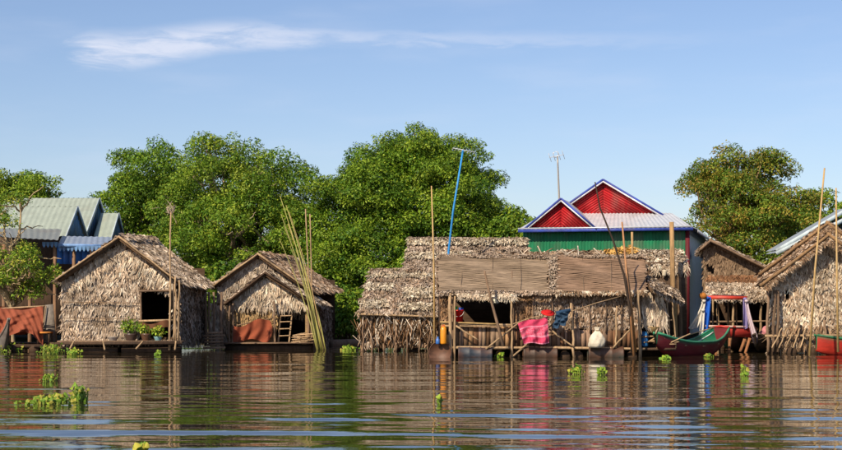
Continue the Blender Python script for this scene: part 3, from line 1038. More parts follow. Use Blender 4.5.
# ------------------------------------------------------------------ stick walled hut left of the long house, and the roof behind it
def stick_hut():
    t = thing('thatched_hut', 'low hut with bleached leaf roof and a wall of bundled sticks', 'hut', at(400, 46, 0), 'thatched floating huts')
    leafroof(t, 'roof', P(358, 312, 45.3), P(446, 315, 45.3), P(438, 270, 47.4), P(371, 271, 47.4), rowh=.15, gap=.045, L=.32, W=.1, lift=.06, tilt=.35, pal=C_THATCH + C_BROWN[:1] + C_STRAW[:1], ridge=True)
    b = MB()
    for (y0, y1, x0, x1) in ((272, 277, 371, 438), (287, 297, 404, 440), (283, 289, 366, 392), (299, 307, 362, 386), (303, 309, 400, 432)):
        f = lambda y: 45.3 + (312 - y) / 41 * 2.1
        thatch(b, P(x0, y1, f(y1) - .1), P(x1, y1, f(y1) - .1), P(x1, y0, f(y0) - .1), P(x0, y0, f(y0) - .1), rowh=.09, gap=.05, L=.26, W=.09, lift=.06, tilt=.5, pal=C_PALE)
    b.build('bleached_leaves', M_thatch, t, stuff=True)
    leafroof(t, 'roof', P(446, 305, 49.5), P(368, 305, 49.5), P(371, 271, 47.4), P(438, 270, 47.4), rowh=.25, gap=.1, L=.34, W=.12)
    part('wall_mat', t, M_mat, lambda b: b.slab(P(361, 348, 45.55), P(446, 348, 45.55), P(446, 311, 45.55), P(361, 311, 45.55), .05, srgb('#7a5e46')))
    part('side_wall', t, M_mat, lambda b: b.slab(P(372, 345, 49), P(361, 346, 45.6), P(361, 312, 45.6), P(372, 310, 49), .05, srgb('#6a4e36')))
    b = MB()
    for i in range(420):
        x = rnd(361, 443)
        y0 = rnd(322, 347)
        p = P(x, y0, 45.5 - rnd(0, .22))
        L = rnd(.25, .8)
        a = random.gauss(0, .35)
        q = p + A3(math.sin(a) * L, rnd(-.08, .08), math.cos(a) * L)
        q[2] = min(q[2], 1.12)
        b.tube([p, (p + q) / 2 + A3(rnd(-.05, .05), rnd(-.06, .02), 0), q], [.014, .012, .007], vary(C_BROWN[i % 6] if i % 3 else C_STRAW[i % 6], .3), 4)
    b.build('brush_sticks', M_wood, t, stuff=True)
    b = MB()
    thatch(b, P(361, 342, 45.5), P(444, 342, 45.5), P(444, 312, 45.5), P(361, 312, 45.5), rowh=.13, gap=.045, L=.36, W=.08, lift=.11, tilt=.5, pal=C_BROWN + C_STRAW)
    b.build('hanging_leaves', M_thatch, t, stuff=True)
    for x, k in ((363, 0), (372, 1), (384, 0), (396, 1), (407, 0), (419, 1), (428, 0), (436, 0)):
        pole(t, 'post', [P(x, 352, 45.32), P(x + rnd(-2, 2), 313 + 2 * k, 45.34)], .03, vary(WOOD, .3), M_wood, wob=.03)
    pole(t, 'eave_rail', [P(358, 314, 45.2), P(446, 317, 45.2)], .035, WOOD_L, M_wood, wob=.02)
    for i in range(5):
        float_log(t, at(363 + i * 17, 45.75, -.04), at(366 + i * 16, 49, -.04), .13)
    t2 = thing('thatched_house', 'long thatched roof with a pale leaf ridge rising behind the stick walled hut', 'house', at(465, 50, 0))
    leafroof(t2, 'roof', P(402, 273, 48.2), P(530, 275, 48.2), P(527, 240, 50.2), P(410, 239.5, 50.2), rowh=.15, gap=.045, L=.3, W=.09, lift=.05, tilt=.35, pal=C_THATCH + C_STRAW[:1], ridge=True)
    b = MB()
    thatch(b, P(409, 244, 49.8), P(527, 244, 49.8), P(527, 239, 50.1), P(409, 239, 50.1), rowh=.08, gap=.05, L=.26, W=.1, lift=.07, tilt=.5, pal=C_PALE)
    thatch(b, P(406, 258, 49.0), P(470, 258, 49.0), P(470, 252, 49.35), P(406, 252, 49.35), rowh=.1, gap=.06, L=.26, W=.1, lift=.06, tilt=.5, pal=C_PALE)
    b.build('bleached_leaves', M_thatch, t2, stuff=True)
    leafroof(t2, 'roof', P(530, 270, 52.5), P(406, 270, 52.5), P(410, 239.5, 50.2), P(527, 240, 50.2), rowh=.3, gap=.12, L=.34, W=.12)
    part('wall', t2, M_mat, lambda b: b.slab(P(406, 347, 48.8), P(528, 347, 48.8), P(528, 268, 48.8), P(406, 268, 48.8), .05, srgb('#6a4e36')))
    part('side_wall', t2, M_mat, lambda b: b.slab(P(408, 346, 52), P(406, 347, 48.8), P(406, 268, 48.8), P(409, 262, 52), .05, srgb('#6a4e36')))
    for x in (404, 412):
        pole(t2, 'post', [at(x, 48.5, -.3), P(x + .5, 268, 48.6)], .04, WOOD, M_wood)


stick_hut()


# ------------------------------------------------------------------ the long house on oil drums in the middle
def long_house():
    Y = 40.0
    t = thing('long_house', 'long floating house with woven mat roof and plank skirt on oil drums, centre', 'house', at(545, Y, 0))
    # roof: three laid panels
    def f(y):
        return 39.74 + (292 - y) / 36 * 2.1

    def mat_panel(x0, x1, y0=256.0, y1=291.0, col='#8b745b', seed=0):
        b = MB()
        A, B, C, D = P(x0, y1, f(y1)), P(x1, y1, f(y1)), P(x1, y0, f(y0)), P(x0, y0, f(y0))
        b.slab(*(q_ - A3(0, -.05, .05) for q_ in (A, B, C, D)), .05, srgb('#5b4736'))
        n = nrm(np.cross(B - A, D - A))
        rows = 30
        for r in range(rows):
            v0, v1 = r / rows, (r + 1.12) / rows
            lift0, lift1 = .016 + rnd(0, .004), .009
            k = 16
            c0 = srgb(col) * rnd(.84, 1.14)
            V, Fq, Cc = [], [], []
            for i in range(k + 1):
                u = i / k
                j = rnd(-.006, .006) + .012 * math.sin(u * 9 + x0)
                if i in (0, k):
                    u += rnd(-.022, .022)
                bow = .025 * math.sin(u * 11 + r * .25) + .02 * math.sin(u * 4 + 1)
                V.append(bil(A, B, C, D, np.array([u]), np.array([v0 + j]))[0] + n * (lift0 + bow + rnd(-.003, .004)))
                V.append(bil(A, B, C, D, np.array([u]), np.array([min(v1 + j, 1)]))[0] + n * (lift1 + bow))
                cc = c0 * rnd(.85, 1.15)
                Cc += [cc, cc]
            for i in range(k):
                Fq.append([2 * i, 2 * i + 2, 2 * i + 3, 2 * i + 1])
            b.add(V, Fq, np.array(Cc))
        return b

    roof = thing_part = None
    rp = mat_panel(437, 549, col='#94806a')
    r1 = rp.build('roof_panel', M_mat, t)
    rp = mat_panel(556, 646, 256.5, 292.5, col='#8f745e')
    r2 = rp.build('roof_panel', M_mat, t)
    for x_, y_ in ((462, 0), (492, .6), (521, -.4), (583, .3), (611, 0)):
        pole(t, 'mat_batten', [P(x_ + rnd(-1, 1), 289.5 + y_, f(290) - .07), P(x_ + rnd(-1, 1), 258, f(258) - .07)], .007, vary(srgb('#8a745c'), .2), M_bamboo, 5, .006)
    b = MB()
    thatch(b, P(549, 291, f(291) - .05), P(557, 291, f(291) - .05), P(557, 255, f(255) - .05), P(549, 255, f(255) - .05), rowh=.09, gap=.035, L=.15, W=.06, lift=.03, tilt=.5, pal=C_THATCH + C_STRAW[:3])
    b.build('leaf_seam', M_thatch, t, stuff=True)
    b = MB()                                                    # ragged leaf edge along the eave
    for x0, x1, pal, L in ((436, 520, C_THATCH, .16), (515, 560, C_THATCH, .18), (556, 648, C_BROWN + C_PALE[:2], .24)):
        thatch(b, P(x0, 294, 39.72), P(x1, 294, 39.72), P(x1, 290, 39.72), P(x0, 290, 39.72), rowh=.05, gap=.04, L=L * .5, W=.06, lift=.05, tilt=.45, pal=pal)
    thatch(b, P(437, 258, f(258) - .03), P(646, 258, f(258) - .03), P(646, 255, f(255) - .03), P(437, 255, f(255) - .03), rowh=.05, gap=.05, L=.14, W=.05, lift=.04, tilt=.6, pal=C_THATCH)
    b.build('eave_fringe', M_thatch, t, stuff=True)
    part('back_roof', t, M_mat, lambda b: b.slab(P(640, 285, 44.6), P(440, 285, 44.6), P(438, 256, 41.78), P(643, 256, 41.78), .05, srgb('#6a533d')))
    for x in (437, 475, 512, 549, 590, 645):
        pole(t, 'rafter', [P(x, 292, 39.8), P(x, 258, 41.7) - A3(0, 0, .06)], .03, WOOD, M_wood)
    # walls
    for x0, x1 in ((440, 455), (512, 533), (533, 552), (552, 572), (572, 590), (590, 606), (606, 622), (622, 641)):
        leafwall(t, 'wall_panel', P(x0 + .3, 329, Y + .02), P(x1 - .3, 329, Y + .02), P(x1 - .3, 291, Y + .02), P(x0 + .3, 291, Y + .02),
                 rowh=.12, gap=.05, L=.15, W=.09, lift=.02, tilt=.3, pal=(C_THATCH + C_BROWN[:3]) if x0 > 512 else C_BROWN, col=srgb('#6d553f'))
    for x in (452.5, 513, 533, 552, 572, 590, 606, 622, 639):
        pole(t, 'batten', [P(x, 333 if 455 < x < 639 and x != 513 else 349, Y - .05), P(x + rnd(-1, 1), 292, Y - .05)], .022, vary(WOOD, .3), M_wood, 6, .012)
    x = 455.0
    while x < 640:
        w = rnd(3.2, 5.8)
        yt = 325.5 if x < 512 else 330
        part('plank', t, M_wood, lambda b: b.bar(P(x + w / 2, 347, Y - .01), P(x + w / 2 + rnd(-.3, .3), yt + rnd(-1, 1), Y - .01 + rnd(-.012, .012)), w * Y / FPX * rnd(.78, .95), .025,
                                                 vary(random.choice([srgb('#86684e'), srgb('#9a8067'), srgb('#6b4c36'), srgb('#a5805c'), srgb('#59422f'), srgb('#8f7460')]), .25), up=(0, -1, 0)))
        x += w
    xl, xr = P(440, 0, Y)[0], P(641, 0, Y)[0]
    zf = .25
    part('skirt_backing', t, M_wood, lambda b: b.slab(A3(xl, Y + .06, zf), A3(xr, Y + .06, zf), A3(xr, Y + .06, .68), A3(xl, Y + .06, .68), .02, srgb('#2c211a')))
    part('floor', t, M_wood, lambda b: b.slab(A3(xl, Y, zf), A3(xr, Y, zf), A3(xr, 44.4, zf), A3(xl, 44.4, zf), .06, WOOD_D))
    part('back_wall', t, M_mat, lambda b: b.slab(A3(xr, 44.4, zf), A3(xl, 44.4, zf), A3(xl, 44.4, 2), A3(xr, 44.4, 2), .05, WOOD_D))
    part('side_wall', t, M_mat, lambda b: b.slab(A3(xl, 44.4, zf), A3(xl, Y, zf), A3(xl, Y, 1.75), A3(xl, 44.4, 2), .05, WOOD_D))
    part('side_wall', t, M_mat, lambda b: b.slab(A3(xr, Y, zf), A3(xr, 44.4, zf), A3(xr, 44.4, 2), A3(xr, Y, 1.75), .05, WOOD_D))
    # rolled blind over the opening
    b = MB()
    thatch(b, P(458, 298, 39.7), P(516, 299, 39.7), P(516, 293, 39.7), P(458, 293, 39.7), rowh=.06, gap=.035, L=.14, W=.05, lift=.06, tilt=.7, pal=C_STRAW + C_PALE)
    b.tube([P(457, 295.5, 39.72), P(480, 295, 39.72), P(498, 296.5, 39.72), P(517, 296, 39.72)], [.06, .05, .06, .08], C_STRAW[1], 8)
    b.build('rolled_blind', M_thatch, t)
    for y0, y1, r in ((324.5, 324.5, .035), (327, 325.5, .028)):
        pole(t, 'rail', [P(441, y0 - 1, 39.85), P(516, y1 + .5, 39.85)], r, WOOD_L, M_wood, wob=.015)
    pole(t, 'rail', [P(440, 322, 39.8), P(498, 324, 39.8)], .022, BAMBOO, wob=.01)
    pole(t, 'deck_pole', [P(450, 347.5, 39.75), P(545, 347.8, 39.75)], .04, WOOD_L, M_wood, wob=.012)
    pole(t, 'deck_pole', [P(540, 347.5, 39.74), P(645, 349, 39.74)], .04, WOOD_L, M_wood, wob=.012)
    for x0, y0, x1, y1, r in ((450.5, 362, 450, 293, .05), (454.5, 360, 455, 296, .035), (512.5, 358, 511, 296, .035), (574, 358, 571, 303, .035), (640, 362, 638, 290, .045),
                              (616, 348, 617, 306, .025)):
        pole(t, 'post', [P(x0, y0, 39.7), P(x1, y1, 39.7)], r, vary(WOOD_L, .2), M_wood, wob=.02)
    for x0, y0, x1, y1 in ((512, 357, 553, 324), (549, 329, 574, 347), (613, 348, 632, 327), (456, 326, 478, 340), (520, 349, 532, 341), (486, 349, 520, 322)):
        pole(t, 'brace', [P(x0, y0, 39.66), P(x1, y1, 39.66)], .026, vary(WOOD_L, .2), M_wood, wob=.015)
    # right lean-to: sloping thatch edge and leaf screen
    leafroof(t, 'lean_to_roof', P(652, 289, 39.5), P(682, 302, 40.8), P(676, 290, 42.6), P(645, 275, 41.8), rowh=.12, gap=.04, L=.28, W=.07, lift=.04, tilt=.3, pal=C_THATCH + C_STRAW[:2])
    k = mask([(642, 320), (642, 290), (664, 296), (667, 318), (660, 321)])
    b = MB()
    q = [P(640, 322, 40.1), P(668, 322, 40.1), P(668, 286, 40.1), P(640, 286, 40.1)]
    sheet(b, *q, k, .05, .03, srgb('#5d4632'))
    thatch(b, *q, keep=k, rowh=.2, gap=.03, L=.42, W=.09, lift=.04, tilt=.16, pal=C_THATCH + C_PALE[:3])
    b.build('leaf_screen', M_thatch, t, stuff=True)
    for x0, y0, x1, y1 in ((656, 320, 657, 349), (664, 320, 664, 346), (667, 300, 671, 350), (641, 322, 672, 320), (641, 337, 670, 335), (672, 296, 676, 348)):
        pole(t, 'frame_stick', [P(x0, y0, 40.2), P(x1, y1, 40.2)], .024, vary(WOOD_L, .3), M_wood, wob=.012)
    part('lean_to_deck', t, M_wood, lambda b: b.slab(P(640, 348, 40.0), P(676, 348, 40.0), P(676, 344, 43.2), P(640, 344, 43.2), .06, WOOD_D))
    part('lean_to_back', t, M_mat, lambda b: b.slab(P(640, 344, 43.2), P(687, 344, 43.2), P(687, 262, 43.2), P(640, 262, 43.2), .05, WOOD_D))

    # oil drums carrying the house
    def drum(lab, p, q, r, col):
        o = thing('oil_drum', lab, 'drum', (p + q) / 2, 'oil drums floating the long house')
        L = np.linalg.norm(q - p)
        part('barrel', o, M_rust, lambda b: b.lathe(p, [(0.001, .02), (r * .93, .02), (r * .95, 0), (r, 0), (r, .03), (r * .985, .04), (r * .985, L * .31), (r * 1.03, L * .33), (r * .985, L * .35),
                                                       (r * .985, L * .64), (r * 1.03, L * .66), (r * .985, L * .68), (r * .985, L - .04), (r, L - .03), (r, L), (r * .95, L), (r * .93, L - .02), (.001, L - .02)],
                                                   col, 24, q - p), smooth=True)
        part('bung', o, M_rust, lambda b: b.lathe(q + nrm(q - p) * -.02 + A3(0, 0, r * .6), [(.035, 0), (.035, .018), (.001, .018)], col * .8, 8, q - p))
    for x0, x1, c, lab in ((458, 492, '#333a44', 'grey blue oil drum lying under the dark opening of the long house'),
                           (523, 557, '#46372d', 'rusty brown oil drum lying under the pink towel'),
                           (588, 623, '#3b3e38', 'grey oil drum lying under the white sack')):
        y = rnd(354, 356)
        drum(lab, P(x0, y - 1.5, 39.85), P(x1, y - 1, 39.85), .225, srgb(c))
    drum('brown oil drum seen end on at the left corner of the long house', P(447, 353, 41.3), P(440, 352.5, 39.6), .3, srgb('#6a4a38'))
    for yy, rr in ((41.0, .15), (42.4, .17), (44.2, .2)):
        float_log(t, at(440, yy, .08), at(545, yy, .1), rr)
        float_log(t, at(543, yy + .1, .1), at(682, yy + .1, .08), rr)
    for x in (500, 515, 565, 578, 632):
        float_log(t, P(x, 356, 39.9), P(x - 4, 352, 44), .14)
    # poles planted around it
    for nm, lab, pts, r, c, mt in (
            ('bamboo_pole', 'tall thin bamboo pole at the left end of the long house roof', [P(434.5, 357, 41.6), P(434, 270, 41.6), P(431.5, 186, 41.7)], (.035, .018), BAMBOO, M_bamboo),
            ('leaning_pole', 'crooked short pole leaning across the dark opening of the long house', [P(503, 346, 39.2), P(497, 322, 39.3), P(491, 300, 39.35), P(484.5, 271, 39.2)], (.045, .028), WOOD, M_wood),
            ('curved_pole', 'dark bent pole arching up past the right end of the mat roof', [P(632, 352, 39.3), P(630, 310, 39.2), P(624, 275, 39.1), P(613, 240, 39.1), P(600, 208, 39.1), P(595, 182, 39.1)], (.038, .016), srgb('#3c3129'), M_wood),
            ('bamboo_pole', 'reddish bamboo pole standing beside the dark bent pole', [P(634, 356, 39.25), P(629, 300, 39.2), P(622, 222, 39.3)], (.04, .022), srgb('#a3754c'), M_bamboo),
            ('bamboo_pole', 'slender orange bamboo pole between the bent pole and the right mat edge', [P(636, 352, 39.35), P(631, 300, 39.3), P(627, 268, 39.3)], (.03, .02), srgb('#b07e4a'), M_bamboo),
            ('thick_post', 'thick weathered post rising past the green metal wall', [P(676, 352, 42.6), P(673, 290, 42.6), P(671.5, 222, 42.6)], (.085, .065), srgb('#a08058'), M_wood),
            ('short_post', 'short bare post top in front of the green metal wall', [P(634, 300, 43.5), P(632, 232, 43.5)], (.04, .035), srgb('#b09064'), M_wood),
            ('thick_post', 'darker post just right of the thick weathered post', [P(681, 352, 43.2), P(679, 272, 43.2)], (.07, .06), srgb('#6b5540'), M_wood)):
        if nm == 'short_post':
            pts[0] = A3(pts[0][0], pts[0][1], .2)
        tag(pole(None, nm, pts, r, c, mt), lab, 'pole' if 'post' not in nm else 'post')


long_house()


# ------------------------------------------------------------------ washing and odds and ends on the long house
def clutter():
    ln = tag(pole(None, 'washing_line', [P(513, 324, 39.5), P(530, 318, 39.5), P(552, 313.5, 39.5), P(572, 311, 39.5), P(596, 303, 39.5), P(622, 296, 39.6)], (.012, .009), WOOD_L, M_wood), 'thin slanting washing pole across the front of the long house', 'washing line')

    def towel(u, v):
        x = 518 + 29.5 * u + v * (6 - 4.5 * u)
        y = 323.5 - 7.5 * u + v * (21 + 5.5 * u) - 1.2 * math.sin(u * 6)
        return P(x, y, 39.43 - .04 * math.sin(u * 15 + v * 2.5) * (.4 + v) - .018 * math.sin(u * 34 - v * 4) * v - .012 * math.sin(v * 19 + u * 12))

    def tcol(u, v):
        c = srgb('#d0496a')
        if abs(v - .28) < .03 or abs(v - .7) < .03 or v > .96:
            c = srgb('#e28fa6')
        if .33 < v < .66 and rnd(0, 1) < .4:
            c = c * .55 + srgb('#e8a9b6') * .45
        return c * rnd(.82, 1.08)
    tt = thing('pink_towel', 'bright pink patterned towel drying on the slanting pole of the long house', 'towel', P(534, 345, 39.45))
    part('front_fall', tt, M_cloth, lambda b: b.grid(towel, 60, 40, tcol), smooth=True)
    part('back_fall', tt, M_cloth, lambda b: b.grid(lambda u, v: towel(u, v * .55) + A3(0, .07, .0), 20, 8, srgb('#c04866')), smooth=True)
    hh = thing('sun_hat', 'flat red hat hanging above the pink towel', 'hat', P(548, 316, 39.5))
    part('brim', hh, M_cloth, lambda b: b.lathe(P(548, 312.6, 39.42), [(.001, .055), (.06, .05), (.1, .02), (.185, .0), (.18, -.012), (.1, 0.004), (.001, .004)], srgb('#c62a2a'), 20, (.08, -.42, .9)), smooth=True)
    part('crown', hh, M_cloth, lambda b: b.lathe(P(548, 312.8, 39.4), [(.1, .015), (.09, .05), (.06, .065), (.001, .07)], srgb('#b82426'), 16, (.08, -.42, .9)), smooth=True)
    jj = thing('blue_jeans', 'dark blue jeans hanging right of the red hat', 'jeans', P(562, 328, 39.45))

    def leg(x0, x1, yb):
        def fn(u, v):
            th = u * 2 * math.pi
            w = (x1 - x0) / 2 * (1 - .15 * v)
            xc = (x0 + x1) / 2 - 4 * v
            p = P(xc + w * math.cos(th), 312 + (yb - 312) * v - .25 * (xc - 560), 39.42)
            return p + A3(.012 * math.sin(v * 14 + th * 2), .05 * math.sin(th) - .03 * math.sin(v * 13 + u * 9) - .02 * math.sin(v * 25 - th * 2), .012 * math.sin(th * 3 + v * 8))
        return fn
    for a, b_, yb in ((556, 563, 327), (562, 570, 326)):
        part('leg', jj, M_cloth, lambda b: b.grid(leg(a, b_, yb), 20, 18, lambda u, v: srgb('#34495f') * (.75 + .45 * math.sin(v * 7 + u * 5) ** 2)), smooth=True)
    part('waistband', jj, M_cloth, lambda b: b.tube([P(556, 313.2, 39.4), P(563, 311.5, 39.38), P(570.5, 310, 39.4)], [.045, .05, .045], srgb('#2c4560'), 8))
    # white sack, soft and slumped
    s = thing('white_sack', 'lumpy white sack tied at the top, standing on the deck pole', 'sack', P(596, 348, 39.5))

    def sack(u, v):
        th = u * 2 * math.pi
        prof = [(0, .12), (.05, .19), (.2, .22), (.42, .2), (.62, .15), (.78, .075), (.86, .05), (.94, .08), (1, .1)]
        r = np.interp(v, [q[0] for q in prof], [q[1] for q in prof])
        r *= 1 + .13 * math.sin(th * 3 + v * 5) + .06 * math.sin(th * 7 - v * 9)
        base = P(596, 348.5, 39.5)
        return base + A3(r * math.cos(th) + .06 * v * v, r * .75 * math.sin(th), .54 * v + .02)
    part('bag', s, M_cloth, lambda b: b.grid(sack, 26, 18, lambda u, v: srgb('#d8cdb8') * (1 + .08 * math.sin(u * 30 + v * 12))), smooth=True)
    part('tie', s, M_cloth, lambda b: b.lathe(P(596, 348.5, 39.5) + A3(.045, 0, .47), [(.06, -.012), (.066, 0), (.06, .012)], srgb('#8c7a5c'), 12))
    # red bucket
    bk = thing('red_bucket', 'red bucket with green and blue lids standing in the opening of the long house', 'bucket', P(458, 323.5, 39.95))
    b0 = P(458, 323.5, 40.05)
    part('pail', bk, M_plastic, lambda b: b.lathe(b0, [(.001, 0), (.115, 0), (.15, .33), (.16, .33), (.16, .36), (.14, .36), (.1, .03), (.001, .03)], srgb('#d3211f'), 18), smooth=False)
    part('handle', bk, M_plastic, lambda b: b.tube([b0 + A3(.155 * math.cos(a), -.14 * math.sin(a) - .03, .34 - .16 * math.sin(a)) for a in np.linspace(0, math.pi, 9)], .008, srgb('#c9c4bc'), 5))
    part('green_cup', bk, M_plastic, lambda b: b.lathe(b0 + A3(-.07, -.02, .33), [(.05, 0), (.065, .12), (.055, .12), (.04, .02)], srgb('#35b53a'), 12))
    part('blue_cup', bk, M_plastic, lambda b: b.lathe(b0 + A3(.08, .0, .33), [(.05, 0), (.075, .09), (.065, .09), (.04, .02)], srgb('#2a55b8'), 12))
    # orange jerry can
    jc = thing('jerry_can', 'upright orange jerry can at the left corner of the long house', 'jerry can', P(443.5, 344, 39.5))
    c = P(443.5, 344, 39.5)
    part('body', jc, M_plastic, lambda b: b.lathe(c, [(.001, 0), (.075, 0), (.085, .03), (.085, .36), (.07, .43), (.035, .46), (.001, .46)], srgb('#d98a1e'), 12), smooth=False)
    part('cap', jc, M_plastic, lambda b: b.lathe(c + A3(0, 0, .455), [(.03, 0), (.03, .04), (.001, .04)], srgb('#a83a20'), 10))
    part('handle', jc, M_plastic, lambda b: b.tube([c + A3(-.06, 0, .42), c + A3(-.05, -.01, .5), c + A3(.03, -.01, .5), c + A3(.05, 0, .43)], .012, srgb('#c97a18'), 6))
    tag(part('blue_jug', None, M_plastic, lambda b: b.lathe(P(437.8, 344, 39.5), [(.001, 0), (.05, 0), (.055, .02), (.055, .12), (.025, .15), (.025, .19), (.001, .19)], srgb('#2f62a8'), 12)), 'little blue jug next to the orange jerry can', 'jug')
    tag(part('blue_barrel', None, M_plastic, lambda b: b.lathe(P(644.5, 346.5, 40.3), [(.001, 0), (.09, 0), (.1, .03), (.1, .12), (.108, .14), (.1, .16), (.1, .28), (.108, .3), (.1, .32), (.09, .4), (.001, .4)], srgb('#3478b8'), 14)), 'small blue barrel under the leaf screen at the long house right end', 'barrel')
    bs = thing('wicker_basket', 'round wicker basket on the frame under the leaf screen', 'basket', P(653, 327, 40.2))
    part('bowl', bs, M_mat, lambda b: b.lathe(P(653, 333, 40.2), [(.001, 0), (.12, 0), (.19, .14), (.2, .16), (.18, .15), (.11, .02)], srgb('#a88a60'), 16))
    part('rim', bs, M_bamboo, lambda b: b.tube([P(653, 333, 40.2) + A3(.2 * math.cos(a), .2 * math.sin(a), .16) for a in np.linspace(0, 2 * math.pi, 17)], .014, BAMBOO, 5))
    hp = thing('driftwood_heap', 'jumble of loose sticks under the leaf screen of the long house', 'sticks', P(656, 345, 40.1))
    for i in range(9):
        p = P(644 + i * 3, 345 - rnd(0, 4), 40.1)
        pole(hp, 'stick', [p, p + A3(rnd(.2, .6), rnd(-.2, .2), rnd(-.1, .3))], .02, vary(WOOD_L, .3), M_wood, 5)


clutter()

# broken ridge of thatch and poles just behind the long house roof, and the ragged eave at its right
rr_ = thing('ruined_roof', 'collapsed thatch heap with loose sticks between the mat roof and green wall', 'roof', at(570, 44, 0))
b = MB()
for (x0, x1, ya, yb, Y) in ((500, 560, 256, 253.5, 44.5), (545, 612, 257, 251.5, 44.8), (520, 580, 258, 254, 44.2)):
    A, B, C, D = P(x0, 262, Y), P(x1, 262, Y), P(x1 - 8, yb, Y + 1), P(x0 + 14, yb, Y + 1)
    b.slab(A, B, C, D, .06, srgb('#5a4634'))
    thatch(b, A, B, C, D, rowh=.12, gap=.05, L=.3, W=.09, lift=.07, tilt=.8, pal=C_BROWN + C_STRAW)
b.build('thatch', M_thatch, rr_, stuff=True)
for i in range(22):
    x = rnd(508, 606)
    p = P(x, 257, 44.2 + rnd(-.2, .2))
    a = rnd(-1.2, 1.2)
    L = rnd(.4, 1.1)
    pole(rr_, 'stick', [p, p + A3(math.sin(a) * L, rnd(-.1, .1), max(.04, math.cos(a) * L * .3))], .02, vary(C_STRAW[i % 6], .3), M_wood, 5)
for x in (515, 560, 602):
    pole(rr_, 'post', [at(x, 45, .0), P(x, 256, 45)], .06, WOOD, M_wood)
ev = thing('thatched_awning', 'ragged sunlit thatch awning under the right end of the green wall', 'awning', at(648, 44, 0))
leafroof(ev, 'roof', P(600, 268, 43.2), P(687, 265, 43.2), P(681, 250, 45.2), P(604, 250.5, 45.2), rowh=.12, gap=.045, L=.26, W=.085, lift=.05, tilt=.35, pal=C_STRAW + C_PALE[:2])
b = MB()
thatch(b, P(652, 272, 43.15), P(688, 268, 43.15), P(688, 262, 43.15), P(652, 264, 43.15), rowh=.1, gap=.03, L=.3, W=.06, lift=.06, tilt=.5, pal=C_STRAW)
thatch(b, P(606, 254, 44.3), P(634, 254, 44.3), P(634, 249, 44.6), P(606, 250, 44.6), rowh=.1, gap=.05, L=.3, W=.11, lift=.1, tilt=.9, pal=[srgb('#c9a25e'), srgb('#b58a48')])
b.build('frayed_edge', M_thatch, ev, stuff=True)
pole(ev, 'beam', [P(602, 270, 43.3), P(688, 267, 43.3)], .05, WOOD, M_wood)
for x in (610, 684):
    pole(ev, 'post', [at(x, 43.6, -.2), P(x, 268, 43.6)], .05, WOOD_D, M_wood)
pole(ev, 'rag', [P(665, 270, 43.1), P(664, 276, 43.1)], .07, C_PALE[0], M_cloth)


